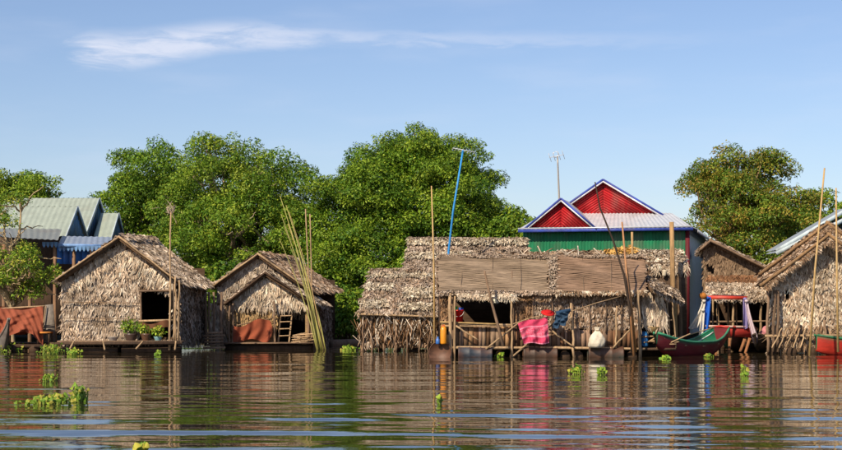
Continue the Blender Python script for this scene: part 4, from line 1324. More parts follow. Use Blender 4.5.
# ------------------------------------------------------------------ green and red house
def green_house():
    F = Frame(687, 52, 14)
    t = thing('metal_house', 'green metal house with red twin gables and blue trim', 'house', F.pt(-3, 3, .3))
    W1 = 1.7
    GREEN, RED, BLUE, SILV = srgb('#0f6b45'), srgb('#a81c22'), srgb('#3a4c9c'), srgb('#b9bcc2')
    zb = .4
    lf, rt = F.px(523, 228), F.px(687, 226)
    ll, lr = lf.copy(), rt.copy()
    ll[2] = lr[2] = zb
    part('front_wall', t, M_paint, lambda b: b.corrugated(ll, lr, rt, lf, .11, .014, GREEN))
    sb, sf = F.pt(0, 10.2, zb), F.pt(0, .02, zb)
    zt = rt[2]
    part('side_wall', t, M_metal, lambda b: b.corrugated(sf, sb, F.pt(0, 10.2, zt), F.pt(0, .02, zt), .42, .03, srgb('#8d97ac')))
    part('back_wall', t, M_metal, lambda b: b.slab(sb, F.pt(-6, 10.2, zb), F.pt(-6, 10.2, zt), F.pt(0, 10.2, zt), .03, srgb('#8d97ac')))
    ul = (lf - F.O) @ F.d
    part('side_wall', t, M_metal, lambda b: b.slab(F.pt(ul, 10.2, zb), F.pt(ul, 0.03, zb), F.pt(ul, 0.03, zt), F.pt(ul, 10.2, zt), .03, srgb('#8d97ac')))
    pc = part('corner_post', t, M_paint, lambda b: b.box((F.pt(.02, -.03, (zb + zt) / 2)), F.d * .07, F.n * .06, A3(0, 0, (zt - zb) / 2), srgb('#5d1a22')))
    pc['label'] = 'dark red corner post'
    # front skirt roof of pale sheets below the big gable
    eL, eR = F.px(518, 229.5, -.35), F.px(693, 227.5, -.35)
    part('skirt_roof', t, M_metal, lambda b: b.corrugated(eL, eR, F.px(672, 213, W1), F.px(545, 213, W1), .16, .014, srgb('#c9ccd0')))
    part('eave_trim', t, M_paint, lambda b: b.bar(eL + A3(0, -.02, -.05), eR + A3(0, -.02, -.05), .1, .03, BLUE, up=(0, -1, 0)))
    part('eave_gutter', t, M_metal, lambda b: b.bar(eL + A3(0, -.03, .03), eR + A3(0, -.03, .03), .045, .03, SILV, up=(0, -1, 0)))

    def gable(ax, ay, lx, rx, by, w, over, nb):
        """red chevron boards in a triangle, rakes trimmed blue over white"""
        g = part('gable_backing', t, M_paint, lambda b: b.add([F.px(lx, by, w), F.px(rx, by, w), F.px(ax, ay, w)], [[0, 1, 2]], srgb('#5d1216')))
        for side in (-1, 1):
            ex = lx if side < 0 else rx
            for i in range(nb):
                k0, k1 = i / nb, (i + .93) / nb
                # strips parallel to this rake, ending on the centre line
                def lerp(k):
                    y_c = ay + (by - ay) * k
                    x_e = ex + (ax - ex) * k
                    return F.px(ax - side * -.15, y_c, w - .03), F.px(x_e, by, w - .03)
                a0, e0 = lerp(k0)
                a1, e1 = lerp(k1)
                nn = F.n * (-.022)
                V = [a0, e0, e1, a1, a0 + nn, e0 + nn, e1 + nn * .3, a1 + nn * .3]
                c = vary(RED if i % 2 else RED * .86, .12)
                part('board', g, M_paint, lambda b: b.add(V, [[0, 1, 2, 3], [7, 6, 5, 4], [0, 4, 5, 1], [1, 5, 6, 2], [2, 6, 7, 3], [3, 7, 4, 0]], c))
        pl, pr_, pa = F.px(lx - 3, by + 2.2, w - over), F.px(rx + 3, by + 2.2, w - over), F.px(ax, ay - 2.6, w - over)
        for p in (pl, pr_):
            part('rake_trim', t, M_paint, lambda b: b.bar(p, pa, .065, .04, BLUE, up=-F.n))
            d = A3(0, 0, -.07)
            part('rake_trim', t, M_paint, lambda b: b.bar(p + d + F.n * .012, pa + d + F.n * .012, .055, .035, srgb('#d7d7dc'), up=-F.n))
        return pl, pr_, pa
    pl, pr_, pa = gable(561, 201, 527, 594, 227, -.12, .25, 9)
    uA = (pa - F.O) @ F.d
    def back(p, w):
        return p + F.n * (w - (p - F.O) @ F.n)
    part('porch_roof', t, M_metal, lambda b: b.corrugated(pr_, back(pr_, 1.9), back(pa, 1.9), pa, .16, .014, srgb('#c4c7cc')))
    part('porch_roof', t, M_metal, lambda b: b.corrugated(back(pl, 1.9), pl, pa, back(pa, 1.9), .16, .014, srgb('#c4c7cc')))
    bl, br, ba = gable(603, 182, 552, 664, 215, W1, .25, 13)
    # the right slope of the main roof runs on down to the long eave
    er = F.px(698, 229.5, .15)
    e_back = back(er, 10.8)
    part('main_roof', t, M_metal, lambda b: b.corrugated(br, back(br, 10.8), back(ba, 10.8), ba, .16, .014, srgb('#c4c8ce')))
    part('main_roof', t, M_metal, lambda b: b.corrugated(er, e_back, back(br, 10.8) + A3(0, 0, .02), br + A3(0, 0, .02), .16, .014, srgb('#bfc3ca')))
    part('main_roof', t, M_metal, lambda b: b.corrugated(back(bl, 10.8), bl, ba, back(ba, 10.8), .16, .014, srgb('#c4c8ce')))
    part('eave_trim', t, M_metal, lambda b: b.bar(er + A3(0, 0, -.06), e_back + A3(0, 0, -.06), .09, .03, SILV, up=F.d))
    for u in (-.2, -2.5, ul + .2):
        pole(t, 'stilt', [F.pt(u, .2, -.3), F.pt(u, .2, zb)], .09, WOOD_D, M_wood)
        pole(t, 'stilt', [F.pt(u, 9.8, -.1), F.pt(u, 9.8, zb)], .09, WOOD_D, M_wood)
    # television aerial behind the small gable
    a = thing('aerial', 'white television aerial on a pole above the smaller red gable', 'aerial', F.px(559, 205, 1.2))
    p0, p1 = F.px(559.5, 208, 1.2), F.px(557.5, 156, 1.2)
    pole(a, 'mast', [p0, p1], (.035, .028), srgb('#9a9288'), M_metal)
    part('boom', a, M_metal, lambda b: b.tube([p1 + A3(-.28, .1, -.05), p1 + A3(.22, -.1, .04)], .012, srgb('#d5d5d8'), 5))
    for k in (-.26, -.12, .06, .2):
        c = p1 + A3(k, -k * .4, k * .18)
        part('element', a, M_metal, lambda b: b.tube([c + A3(.06, .12, -.14), c + A3(-.06, -.12, .14)], .009, srgb('#d5d5d8'), 4))
    part('dipole', a, M_metal, lambda b: b.tube([p1 + A3(-.06, 0, .05) + A3(.09 * math.cos(q), 0, .11 * math.sin(q)) for q in np.linspace(0, 6.283, 13)], .01, srgb('#d5d5d8'), 4))


green_house()

# blue pole with a yagi aerial by the long house
ya = thing('aerial', 'tall bright blue pole with a comb aerial leaning above the thatch', 'aerial', at(450, 48.0, 0))
pole(ya, 'mast', [P(451, 340, 47.9), P(448.5, 252, 47.9), P(453, 212, 47.9), P(463, 150, 47.9)], (.04, .028), srgb('#2f86c8'), M_paint)
pt_ = P(463, 150, 47.9)
part('boom', ya, M_metal, lambda b: b.tube([pt_ + A3(-.32, .08, .07), pt_ + A3(.38, -.1, -.08)], .011, srgb('#c9ccd0'), 5))
for k in np.linspace(-.3, .36, 8):
    c = pt_ + A3(k, -k * .25, -k * .22)
    part('element', ya, M_metal, lambda b: b.tube([c + A3(.05, .16, .07), c - A3(.05, .16, .07)], .007, srgb('#c9ccd0'), 4))


# ------------------------------------------------------------------ blue houses at far left
def blue_houses():
    PALE, BLU, BLD = srgb('#a9b3a4'), srgb('#6289b4'), srgb('#3d6594')

    def house(lab, xL, apex, fb, bb, Yf, Yb, wallc):
        """ridge along the shore, its right gable end in view: apex / front foot / back foot are photo points of that end"""
        X = (fb[0] - 421) * Yf / FPX
        zE = CAMH + (HORY - fb[1]) * Yf / FPX
        Ym = (Yf + Yb) / 2
        zR = CAMH + (HORY - apex[1]) * Ym / FPX
        XL = (xL - 421) * Ym / FPX
        t = thing('blue_house', lab, 'house', A3((X + XL) / 2, Ym, .4), 'blue timber houses at the left')
        part('roof', t, M_metal, lambda b: b.corrugated(A3(XL, Yf - .3, zE - .06), A3(X + .1, Yf - .3, zE - .06), A3(X + .1, Ym, zR + .04), A3(XL, Ym, zR + .04), .2, .014, PALE))
        part('roof', t, M_metal, lambda b: b.corrugated(A3(X + .1, Yb + .3, zE - .06), A3(XL, Yb + .3, zE - .06), A3(XL, Ym, zR + .04), A3(X + .1, Ym, zR + .04), .2, .014, PALE))
        g = part('gable', t, M_paint, lambda b: b.add([A3(X - .02, Yf, zE), A3(X - .02, Yb, zE), A3(X - .02, Ym, zR)], [[0, 1, 2]], BLD))
        n = 14
        for i in range(n):
            k = (i + .5) / n
            y = Yf + (Yb - Yf) * k
            h = (1 - abs(2 * k - 1)) * (zR - zE)
            if h > .12:
                part('board', g, M_paint, lambda b: b.box(A3(X + .01, y, zE + h / 2 - .03), A3(.012, 0, 0), A3(0, (Yb - Yf) / n * .46, 0), A3(0, 0, h / 2 - .03), vary(BLU, .12)))
        for y in (Yf - .3, Yb + .3):
            part('rake_trim', t, M_paint, lambda b: b.bar(A3(X + .11, y, zE - .1), A3(X + .11, Ym, zR), .14, .03, srgb('#b9c7d4'), up=(1, 0, 0)))
        part('side_wall', t, M_paint, lambda b: b.slab(A3(X - .04, Yf, .4), A3(X - .04, Yb, .4), A3(X - .04, Yb, zE), A3(X - .04, Yf, zE), .05, BLD))
        n = max(4, int((X - XL) / .5))
        for i in range(n):
            xx = XL + (X - XL) * (i + .5) / n
            part('board', t, M_paint, lambda b: b.box(A3(xx, Yf, (zE + .4) / 2), A3((X - XL) / n * .47, 0, 0), A3(0, .02, 0), A3(0, 0, (zE - .4) / 2), vary(wallc, .15)))
        part('front_wall', t, M_paint, lambda b: b.slab(A3(XL, Yf + .06, .4), A3(X, Yf + .06, .4), A3(X, Yf + .06, zE), A3(XL, Yf + .06, zE), .04, wallc * .7))
        w = part('window', t, M_paint, lambda b: b.box(A3(X - 1.0, Yf - .03, zE - .75), A3(.4, 0, 0), A3(0, .03, 0), A3(0, 0, .45), srgb('#20252b')))
        part('frame', w, M_paint, lambda b: b.box(A3(X - 1.0, Yf - .06, zE - .28), A3(.46, 0, 0), A3(0, .03, 0), A3(0, 0, .04), srgb('#c9d3da')))
        return t, X, XL, zE
    house('blue house with the tallest pale green metal roof, middle of three', 6, (96, 199), (84, 235), (109, 237), 61.5, 66.5, BLD)
    house('blue house with the lowest pale roof nearest to the water', 18, (75, 207.5), (65, 235), (84, 236), 57.6, 61.0, BLD)
    house('blue house whose small gable is farthest right of the three', 101, (116, 214), (110, 238), (121.5, 237), 62.4, 65.0, BLD)
    # low veranda with a scalloped valance in front of them
    v = thing('veranda', 'low blue veranda with scalloped valance and rusty roof before the blue houses', 'veranda', at(70, 56, .3))
    part('roof', v, M_metal, lambda b: b.corrugated(P(0, 237, 54.6), P(58, 240, 54.6), P(62, 229, 57.0), P(-6, 228, 57.0), .2, .014, srgb('#8d9088')))
    part('roof', v, M_metal, lambda b: b.corrugated(P(58, 244, 55.0), P(112, 245, 55.4), P(112, 237, 57.4), P(62, 236, 57.0), .2, .014, srgb('#98a4b4')))
    part('eave_board', v, M_paint, lambda b: b.bar(P(58, 245, 54.98), P(112, 246, 55.38), .1, .03, srgb('#6f93c4'), up=(0, -1, 0)))
    for i in range(17):
        x = 44 + i * 4
        y = 247 if x > 58 else 243
        c = P(x, y, 55.1)
        part('scallop', v, M_paint, lambda b: b.add([c + A3(-.07, 0, .04), c + A3(.07, 0, .04), c + A3(.05, 0, -.1), c + A3(0, 0, -.17), c + A3(-.05, 0, -.1)], [[0, 4, 3, 2, 1]], vary(BLU, .1)))
    for i in range(8):
        x = 60 + i * 6.2
        part('board', v, M_paint, lambda b: b.bar(P(x, 264, 55.9), P(x, 246, 55.9), .21, .03, vary(srgb('#2f6cc0'), .15), up=(0, -1, 0)))
    part('inner_wall', v, M_wood, lambda b: b.slab(P(-10, 335, 57.3), P(112, 335, 57.3), P(112, 240, 57.3), P(-10, 235, 57.3), .05, WOOD_D))
    for x in (4, 30, 55, 74, 92, 110):
        pole(v, 'post', [at(x, 55.3, -.2), P(x, 244, 55.3)], .08, srgb('#8a6a50'), M_wood)
    part('floor', v, M_wood, lambda b: b.slab(P(-10, 330, 55.2), P(112, 330, 55.2), P(112, 328, 57.3), P(-10, 328, 57.3), .08, WOOD_D))


blue_houses()


# ------------------------------------------------------------------ brown hut behind the boats
def brown_hut():
    Y = 50.0
    t = thing('thatched_hut', 'brown hut with a lopsided gable and leaf awning behind the canopy boat', 'hut', at(735, Y, 0), 'thatched floating huts')
    b = MB()
    k = mask([(703, 300), (703, 250), (711, 243), (766, 268), (772, 300)], [[(706, 260), (714, 266), (714, 274), (706, 271)]])
    q = [P(700, 300, Y), P(774, 300, Y), P(774, 240, Y), P(700, 240, Y)]
    sheet(b, *q, k, .06, .05, srgb('#7a624c'))
    thatch(b, *q, keep=k, rowh=.12, gap=.05, L=.22, W=.09, lift=.015, tilt=.25, pal=[srgb('#8b735c'), srgb('#7d6650'), srgb('#98826a'), srgb('#6d5844')])
    b.build('gable_wall', M_thatch, t, stuff=True)
    b = MB()
    thatch(b, P(707, 282, 49.8), P(768, 282, 49.8), P(768, 275, 49.9), P(707, 275, 49.9), rowh=.1, gap=.05, L=.22, W=.1, lift=.02, tilt=.5, pal=[srgb('#7d5a40'), srgb('#6d4a34'), srgb('#8a674a')])
    b.build('rust_band', M_thatch, t, stuff=True)
    leafroof(t, 'awning', P(704, 299, 48.9), P(776, 300, 48.9), P(772, 282, 49.9), P(706, 281, 49.9), rowh=.11, gap=.045, L=.26, W=.09, lift=.04, tilt=.35, pal=C_STRAW + C_THATCH[:3])
    ra, rb = P(711, 240, 49.7), P(718, 246, 54.5)
    leafroof(t, 'roof', P(770, 270, 49.7), P(772, 274, 54.5), rb, ra, rowh=.18, gap=.07, L=.3, W=.1)
    leafroof(t, 'roof', P(705, 256, 54.5), P(700, 249, 49.7), ra, rb, rowh=.18, gap=.07, L=.3, W=.1)
    pole(t, 'barge_pole', [P(709, 239.5, 49.6), P(771, 270.5, 49.6)], .045, WOOD, M_wood, wob=.02)
    pole(t, 'barge_pole', [P(699.5, 250, 49.6), P(712, 239.5, 49.6)], .045, WOOD, M_wood)
    part('back_wall', t, M_mat, lambda b: b.slab(P(775, 345, 52.5), P(704, 345, 52.5), P(704, 262, 52.5), P(775, 275, 52.5), .05, WOOD_D))
    part('side_wall', t, M_mat, lambda b: b.slab(P(772, 345, 50), P(774, 345, 52.5), P(774, 275, 52.5), P(772, 285, 50), .05, WOOD_D))
    part('side_wall', t, M_mat, lambda b: b.slab(P(704, 345, 52.5), P(704, 345, 50), P(704, 285, 50), P(704, 270, 52.5), .05, WOOD_D))
    part('floor', t, M_wood, lambda b: b.slab(P(700, 345, 49.6), P(774, 345, 49.6), P(774, 342, 52.5), P(700, 342, 52.5), .07, WOOD_D))
    for x, dx in ((704, 1), (718, 0), (732, 1), (746, -1), (760, 1), (771, 0)):
        pole(t, 'post', [at(x, 49.2, -.2), P(x + dx, 299, 49.1)], .05, vary(WOOD_L, .25), M_wood, wob=.02)
    pole(t, 'rail', [P(703, 322, 49.1), P(772, 321, 49.1)], .035, WOOD, M_wood)
    for i in range(5):
        float_log(t, at(704 + i * 16, 49.3, .05), at(704 + i * 16, 52.5, .05), .15)


brown_hut()


# ------------------------------------------------------------------ right hut and the metal roofed house behind it
def right_hut():
    Y = 43.0
    t = thing('thatched_hut', 'bleached palm leaf hut with stacked gable rakes at the right edge', 'hut', at(830, Y, 0), 'thatched floating huts')
    slot = [(784, 285), (789, 285), (789, 300), (784, 300)]
    poly = [(771, 334), (771, 282), (829, 238), (886, 282), (886, 334)]
    q = [P(769, 334, Y), P(888, 334, Y), P(888, 236, Y), P(769, 236, Y)]
    leafwall(t, 'front_wall', *q, poly, [slot], rowh=.13, gap=.045, L=.26, W=.085, lift=.05, tilt=.38, pal=C_STRAW + C_PALE[:3] + C_BROWN[:2])
    b = MB()
    thatch(b, P(771, 345, Y - .05), P(888, 345, Y - .05), P(888, 325, Y - .05), P(771, 325, Y - .05), rowh=.14, gap=.035, L=.42, W=.06, lift=.1, tilt=.5, pal=C_BROWN + C_STRAW[:2])
    b.build('lower_fringe', M_thatch, t, stuff=True)
    for i in range(2):                                           # two stacked roofs, the rear one higher
        dy, Yf, Yb_, dx = ((0, 42.6, 44.6, 0), (-11.5, 44.7, 49.5, -1))[i]
        ra, rb = P(829 + dx, 234 + dy, Yf), P(829 + dx - 8, 236 + dy + 5 * i, Yb_)
        leafroof(t, 'roof', P(764 + 4 * i, 278 + dy + 8 * i, Yb_), P(761 + dx, 285 + dy, Yf), ra, rb, rowh=.16, gap=.055, L=.3, W=.1, pal=C_BROWN + C_THATCH)
        leafroof(t, 'roof', P(897, 285 + dy, Yf), P(886, 280 + dy, Yb_), rb, ra, rowh=.16, gap=.06, L=.3, W=.1, pal=C_THATCH)
        b = MB()
        for (x0, y0, x1, y1) in ((762 + dx, 285 + dy, 829 + dx, 235 + dy), (829 + dx, 235 + dy, 896, 285 + dy)):
            p, q2 = P(x0, y0, Yf - .08), P(x1, y1, Yf - .08)
            e = nrm(q2 - p)
            pr = np.cross(e, A3(0, 1, 0))
            pr = pr if pr[2] < 0 else -pr
            thatch(b, p + pr * .12, q2 + pr * .12, q2, p, rowh=.07, gap=.035, L=.2, W=.05, lift=.05, tilt=.4, pal=C_BROWN + C_STRAW[:2])
        b.build('rake_fringe', M_thatch, t, stuff=True)
        for (x0, y0, x1, y1) in ((760 + dx, 286 + dy, 831 + dx, 233 + dy), (827 + dx, 233 + dy, 898, 286 + dy)):
            pole(t, 'barge_pole', [P(x0, y0, Yf - .12), P(x1, y1, Yf - .12)], .05, srgb('#8a6c4c'), M_wood, wob=.02)
    b = MB()
    k = mask([(768, 300), (768, 276), (829, 230), (886, 276), (886, 300)])
    q = [P(765, 300, 45.2), P(890, 300, 45.2), P(890, 226, 45.2), P(765, 226, 45.2)]
    sheet(b, *q, k, .08, .05, srgb('#6a523c'))
    thatch(b, *q, keep=k, rowh=.16, gap=.07, L=.3, W=.1, lift=.04, pal=C_BROWN + C_THATCH)
    b.build('upper_gable', M_thatch, t, stuff=True)
    for (xa, xb) in ((771, 775), (886, 880)):
        leafwall(t, 'side_wall', P(xb, 336, 49), P(xa, 336, Y), P(xa, 282, Y), P(xb, 280, 49), rowh=.2, gap=.08, L=.34, W=.11)
    part('back_wall', t, M_mat, lambda b: b.slab(P(880, 336, 49), P(775, 336, 49), P(775, 262, 49), P(880, 262, 49), .05, WOOD_D))
    for x in (768, 773, 778, 800, 826, 850, 880):
        pole(t, 'post', [P(x, 352, 42.7), P(x + rnd(-2, 2), 290 if x < 780 else 320, 42.75)], .045, vary(WOOD, .3), M_wood, wob=.03)
    pole(t, 'rail', [P(765, 336, 42.7), P(888, 335, 42.7)], .04, WOOD_L, M_wood, wob=.02)
    for i in range(5):
        pole(t, 'brace', [P(772 + i * 7, 348, 42.5), P(782 + i * 6, 328, 42.6)], .025, vary(WOOD_L, .3), M_wood, 6, .02)
    for i in range(6):
        float_log(t, at(772 + i * 20, 42.8, .05), at(773 + i * 19, 48.5, .05), .15)
    h = thing('metal_roofed_house', 'house with grey blue metal roof edges showing above the right hut', 'house', at(838, 57, .4), None)
    ax, ay = 850, 207
    for i, (dy, Yf) in enumerate(((0, 55.0), (9, 54.4))):
        pa, pl, pr_ = P(ax, ay + dy, Yf), P(776, 250 + dy * .3, Yf), P(924, 250 + dy * .3, Yf)
        bk = A3(0, 1.6, 0)
        part('roof', h, M_metal, lambda b: b.corrugated(pl + bk, pl, pa, pa + bk, .2, .014, srgb('#9aa4ac')))
        part('roof', h, M_metal, lambda b: b.corrugated(pr_, pr_ + bk, pa + bk, pa, .2, .014, srgb('#9aa4ac')))
        for p in (pl, pr_):
            part('rake_trim', h, M_paint, lambda b: b.bar(p + A3(0, -.03, -.03), pa + A3(0, -.03, -.03), .13, .04, srgb('#b4c2c6'), up=(0, -1, 0)))
    n = 16
    for i in range(n):
        x = 780 + 140 * (i + .5) / n
        yt = 212 + abs(x - 850) * .59 + 6
        part('board', h, M_paint, lambda b: b.bar(P(x, 262, 55.4), P(x, yt, 55.4), .3, .03, vary(srgb('#5f7280'), .15), up=(0, -1, 0)))
    part('wall', h, M_paint, lambda b: b.slab(P(780, 335, 55.7), P(920, 335, 55.7), P(920, 256, 55.7), P(780, 256, 55.7), .05, srgb('#5f7280')))
    for x in (786, 812, 838):
        part('bracket', h, M_paint, lambda b: b.bar(P(x, 258, 54.5), P(x + 3, 250 - (x - 786) * .5, 55.3), .05, .05, srgb('#8d999c')))


right_hut()
for lab, pts, r in (('tallest leaning bamboo pole standing in the water before the right hut', [P(809.5, 356, 40), P(815, 270, 40), P(824.5, 168, 40)], (.036, .022)),
                    ('thin straight bamboo pole at the extreme right edge', [P(838, 352, 40.5), P(837, 280, 40.5), P(836, 188, 40.5)], (.035, .02))):
    tag(pole(None, 'bamboo_pole', pts, r, BAMBOO, M_bamboo), lab, 'pole')


# ------------------------------------------------------------------ boats
def boat(name, lab, bow, stern, beam, zg, rise_b, rise_s, outer, inner, rim, depth=.42, thwarts=3, band=None, blunt=.62):
    bow, stern = np.asarray(bow, float), np.asarray(stern, float)
    d = stern - bow
    d[2] = 0
    L = np.linalg.norm(d)
    d = d / L
    s = A3(-d[1], d[0], 0)
    t = thing(name, lab, 'boat', A3((bow[0] + stern[0]) / 2, (bow[1] + stern[1]) / 2, 0))
    o = A3(bow[0], bow[1], 0)

    def sta(k):
        hb = beam * math.sin(math.pi * (.012 + k * .86)) ** blunt
        hb = max(hb, .02)
        g = zg + rise_b * max(0, 1 - k / .42) ** 2 + rise_s * max(0, (k - .62) / .38) ** 2
        kl = g - depth - (.0 if .2 < k < .8 else 0) + .55 * rise_b * max(0, 1 - k / .25) ** 2
        return hb, g, max(kl, -.14)

    def hull(inset):
        def fn(u, v):
            hb, g, kl = sta(v)
            q = 2 * u - 1
            sh = math.copysign(abs(q) ** .75, q)
            z = kl + inset + (g - kl - inset) * abs(q) ** 2.2
            return o + d * (L * v) + s * sh * max(hb - inset, .005) + A3(0, 0, z)
        return fn

    def ocol(u, v):
        if band is not None and abs(2 * u - 1) > .955:
            return band
        return outer
    h = part('hull', t, M_boat, lambda b: b.grid(hull(0), 20, 30, ocol), smooth=True)
    fo = hull(0)
    part('transom', t, M_boat, lambda b: b.add([fo(i / 20, 1) - d * .01 for i in range(21)], [list(range(21))], outer))
    part('lining', t, M_boat, lambda b: b.grid(hull(.035), 14, 30, inner), smooth=True)
    for sg in (-1, 1):
        pts = []
        for i in range(25):
            hb, g, kl = sta(i / 24)
            pts.append(o + d * (L * i / 24) + s * sg * hb + A3(0, 0, g + .01))
        part('gunwale', t, M_boat, lambda b: b.tube(pts, .032, rim, 6))
    for i in range(thwarts):
        k = .28 + .46 * i / max(1, thwarts - 1)
        hb, g, kl = sta(k)
        c = o + d * (L * k) + A3(0, 0, g - .1)
        part('thwart', t, M_wood, lambda b: b.box(c, d * .09, s * hb * .92, A3(0, 0, .018), vary(WOOD_L)))
    return t, o, d, s, L, sta


t, o, d, s, L, sta = boat('wooden_boat', 'dark red wooden boat with green inside and painted stern, moored right of the long house', P(656, 336, 39.8), P(721, 330, 43.2), .45, .36, .27, .36,
                          srgb('#6b2028'), srgb('#1f7a58'), srgb('#3c8a66'), depth=.46, band=srgb('#1f5a48'))
# painted stern
e = o + d * L
hb_, g_s, k_s = sta(1.0)
part('stern_trim', t, M_boat, lambda b: b.tube([e - s * hb_ + A3(0, 0, g_s + .02), e + A3(0, 0, g_s + .05), e + s * hb_ + A3(0, 0, g_s + .02)], .035, srgb('#b8322c'), 6))
for sg in (-1, 1):
    p_ = [o + d * (L * k) + s * sg * (sta(k)[0] - .05) + A3(0, 0, sta(k)[1] - .09) for k in (.8, .87, .94, .985)]
    part('white_stripe', t, M_boat, lambda b: b.tube(p_, .022, srgb('#d8ddd8'), 5))
pole(t, 'oar', [o + d * 1.2 + s * .2 + A3(0, 0, .42), o + d * 3.4 - s * .15 + A3(0, 0, .75)], .02, WOOD_L, M_wood)


def canopy_boat():
    Y = 45.8
    t, o, d, s, L, sta = boat('canopy_boat', 'boat with a red flat canopy and red railing, hung with blue and white cloths', P(731, 350, 43.9), P(741, 345, 49.0), .6, .62, .12, .1,
                              srgb('#4a2f28'), srgb('#5a4434'), srgb('#8c2a22'), depth=.6, thwarts=2)
    RED = srgb('#a5332c')
    part('canopy', t, M_boat, lambda b: b.slab(P(708, 297, 44.05), P(745.5, 297.5, 44.05), P(744, 295, 47.2), P(712, 294.8, 47.2), .05, RED))
    part('canopy_edge', t, M_boat, lambda b: b.bar(P(707.5, 297.4, 44.02), P(747, 298, 44.02), .1, .04, srgb('#c0402f'), up=(0, -1, 0)))
    for x, Yp in ((709, 44.1), (745.5, 44.1), (713, 47.1), (743, 47.1)):
        pole(t, 'post', [P(x, 347, Yp), P(x, 297, Yp)], .035, vary(WOOD_L), M_wood)
    part('side_board', t, M_boat, lambda b: b.bar(P(705, 331, 43.98), P(752, 332, 43.98), .3, .04, RED, up=(0, -1, 0)))
    part('top_rail', t, M_boat, lambda b: b.bar(P(704, 326, 43.96), P(752, 327, 43.96), .06, .07, srgb('#c9a89a'), up=(0, -1, 0)))
    for x0, y0, x1, y1 in ((716, 338, 716, 356), (730, 338, 729, 356), (745, 339, 740, 352), (750, 338, 745, 354)):
        pole(t, 'strut', [P(x0, y0, 43.93), P(x1, y1, 43.93)], .05, vary(srgb('#9a6a48')), M_wood)
    for x in (717, 728, 737):
        pole(t, 'inner_post', [P(x, 340, 45.5), P(x + rnd(-1, 1), 303, 45.5)], .03, vary(WOOD_L), M_wood)

    def drape(lab, nm, x0t, x1t, yt, x0b, x1b, yb, Yc, col, folds=9, amp=.05):
        dd = thing(nm, lab, 'cloth', P((x0b + x1b) / 2, yb, Yc), 'cloths hung on the canopy boat')
        part('cloth', dd, M_cloth, lambda b: b.grid(lambda u, v: P(x0t + (x1t - x0t) * u + (x0b - x0t + (x1b - x0b - x1t + x0t) * u) * v ** 1.4, yt + (yb - yt) * v + 1.2 * math.sin(u * 5), Yc)
                                                  + A3(0, -amp * math.sin(u * folds + v * 2) * (.3 + v), 0), 22, 18, lambda u, v: col * (1 + .12 * math.sin(u * 20))), smooth=True)
        part('knot', dd, M_cloth, lambda b: b.lathe(P((x0t + x1t) / 2, yt, Yc - .02), [(.001, -.05), (.05, -.03), (.06, 0), (.05, .03), (.001, .05)], col, 8))
    drape('bright blue cloth hanging from the left canopy corner of the red boat', 'blue_cloth', 704, 711, 298, 700, 709, 336, 43.93, srgb('#2a62c4'))
    drape('white cloth swept to the left beside the blue cloth', 'white_cloth', 702, 706, 301, 688, 701, 328, 43.9, srgb('#d4ccbf'))
    drape('pale strip of cloth hanging straight below the blue cloth', 'pale_cloth', 701, 705, 310, 698, 704, 338, 43.86, srgb('#d9d4ca'))
    drape('lilac cloth tied to the right canopy post', 'lilac_cloth', 743, 747, 299, 743, 749, 328, 43.9, srgb('#8a7fb0'))
    drape('white and pink cloth trailing right to the water from the canopy', 'trailing_cloth', 745, 748, 301, 753, 761, 343, 43.86, srgb('#cfbcc4'))
    tag(part('orange_bundle', None, M_cloth, lambda b: b.lathe(P(703, 296, 43.9), [(.001, -.09), (.08, -.07), (.12, 0), (.1, .06), (.03, .1), (.001, .1)], srgb('#b8763a'), 12, (.3, 0, 1)), smooth=True), 'small orange bundle tied at the left canopy corner', 'bundle')


canopy_boat()
boat('dark_boat', 'dark low boat half hidden between the canopy boat and the right hut', P(757, 350, 43.6), P(778, 346, 47.5), .42, .36, .18, .1, srgb('#2c2622'), srgb('#3c322a'), srgb('#4a3c30'), depth=.42)
pb = thing('pink_bundle', 'pink cloth bundle lying in the dark boat', 'bundle', P(768, 338, 44.8))


def bundle(u, v):
    th, ph = u * 2 * math.pi, (v - .5) * math.pi
    r = .19 * (1 + .16 * math.sin(3 * th + 4 * ph) + .08 * math.sin(7 * th))
    return P(767.5, 333, 44.8) + A3(r * 1.15 * math.cos(th) * math.cos(ph), r * math.sin(th) * math.cos(ph), r * .95 * math.sin(ph))


part('cloth', pb, M_cloth, lambda b: b.grid(bundle, 26, 14, srgb('#d08a90')), smooth=True)
part('knot', pb, M_cloth, lambda b: b.lathe(P(768.5, 327.5, 44.8), [(.001, -.04), (.05, -.02), (.045, .02), (.07, .06), (.001, .05)], srgb('#c47a82'), 9))
boat('painted_boat', 'red boat with green gunwale cut off by the right edge', P(816, 340, 41.6), P(905, 338, 42.6), .5, .42, .12, .2, srgb('#b03224'), srgb('#2f7a4c'), srgb('#2c6e48'), depth=.5, band=srgb('#2c6e48'))


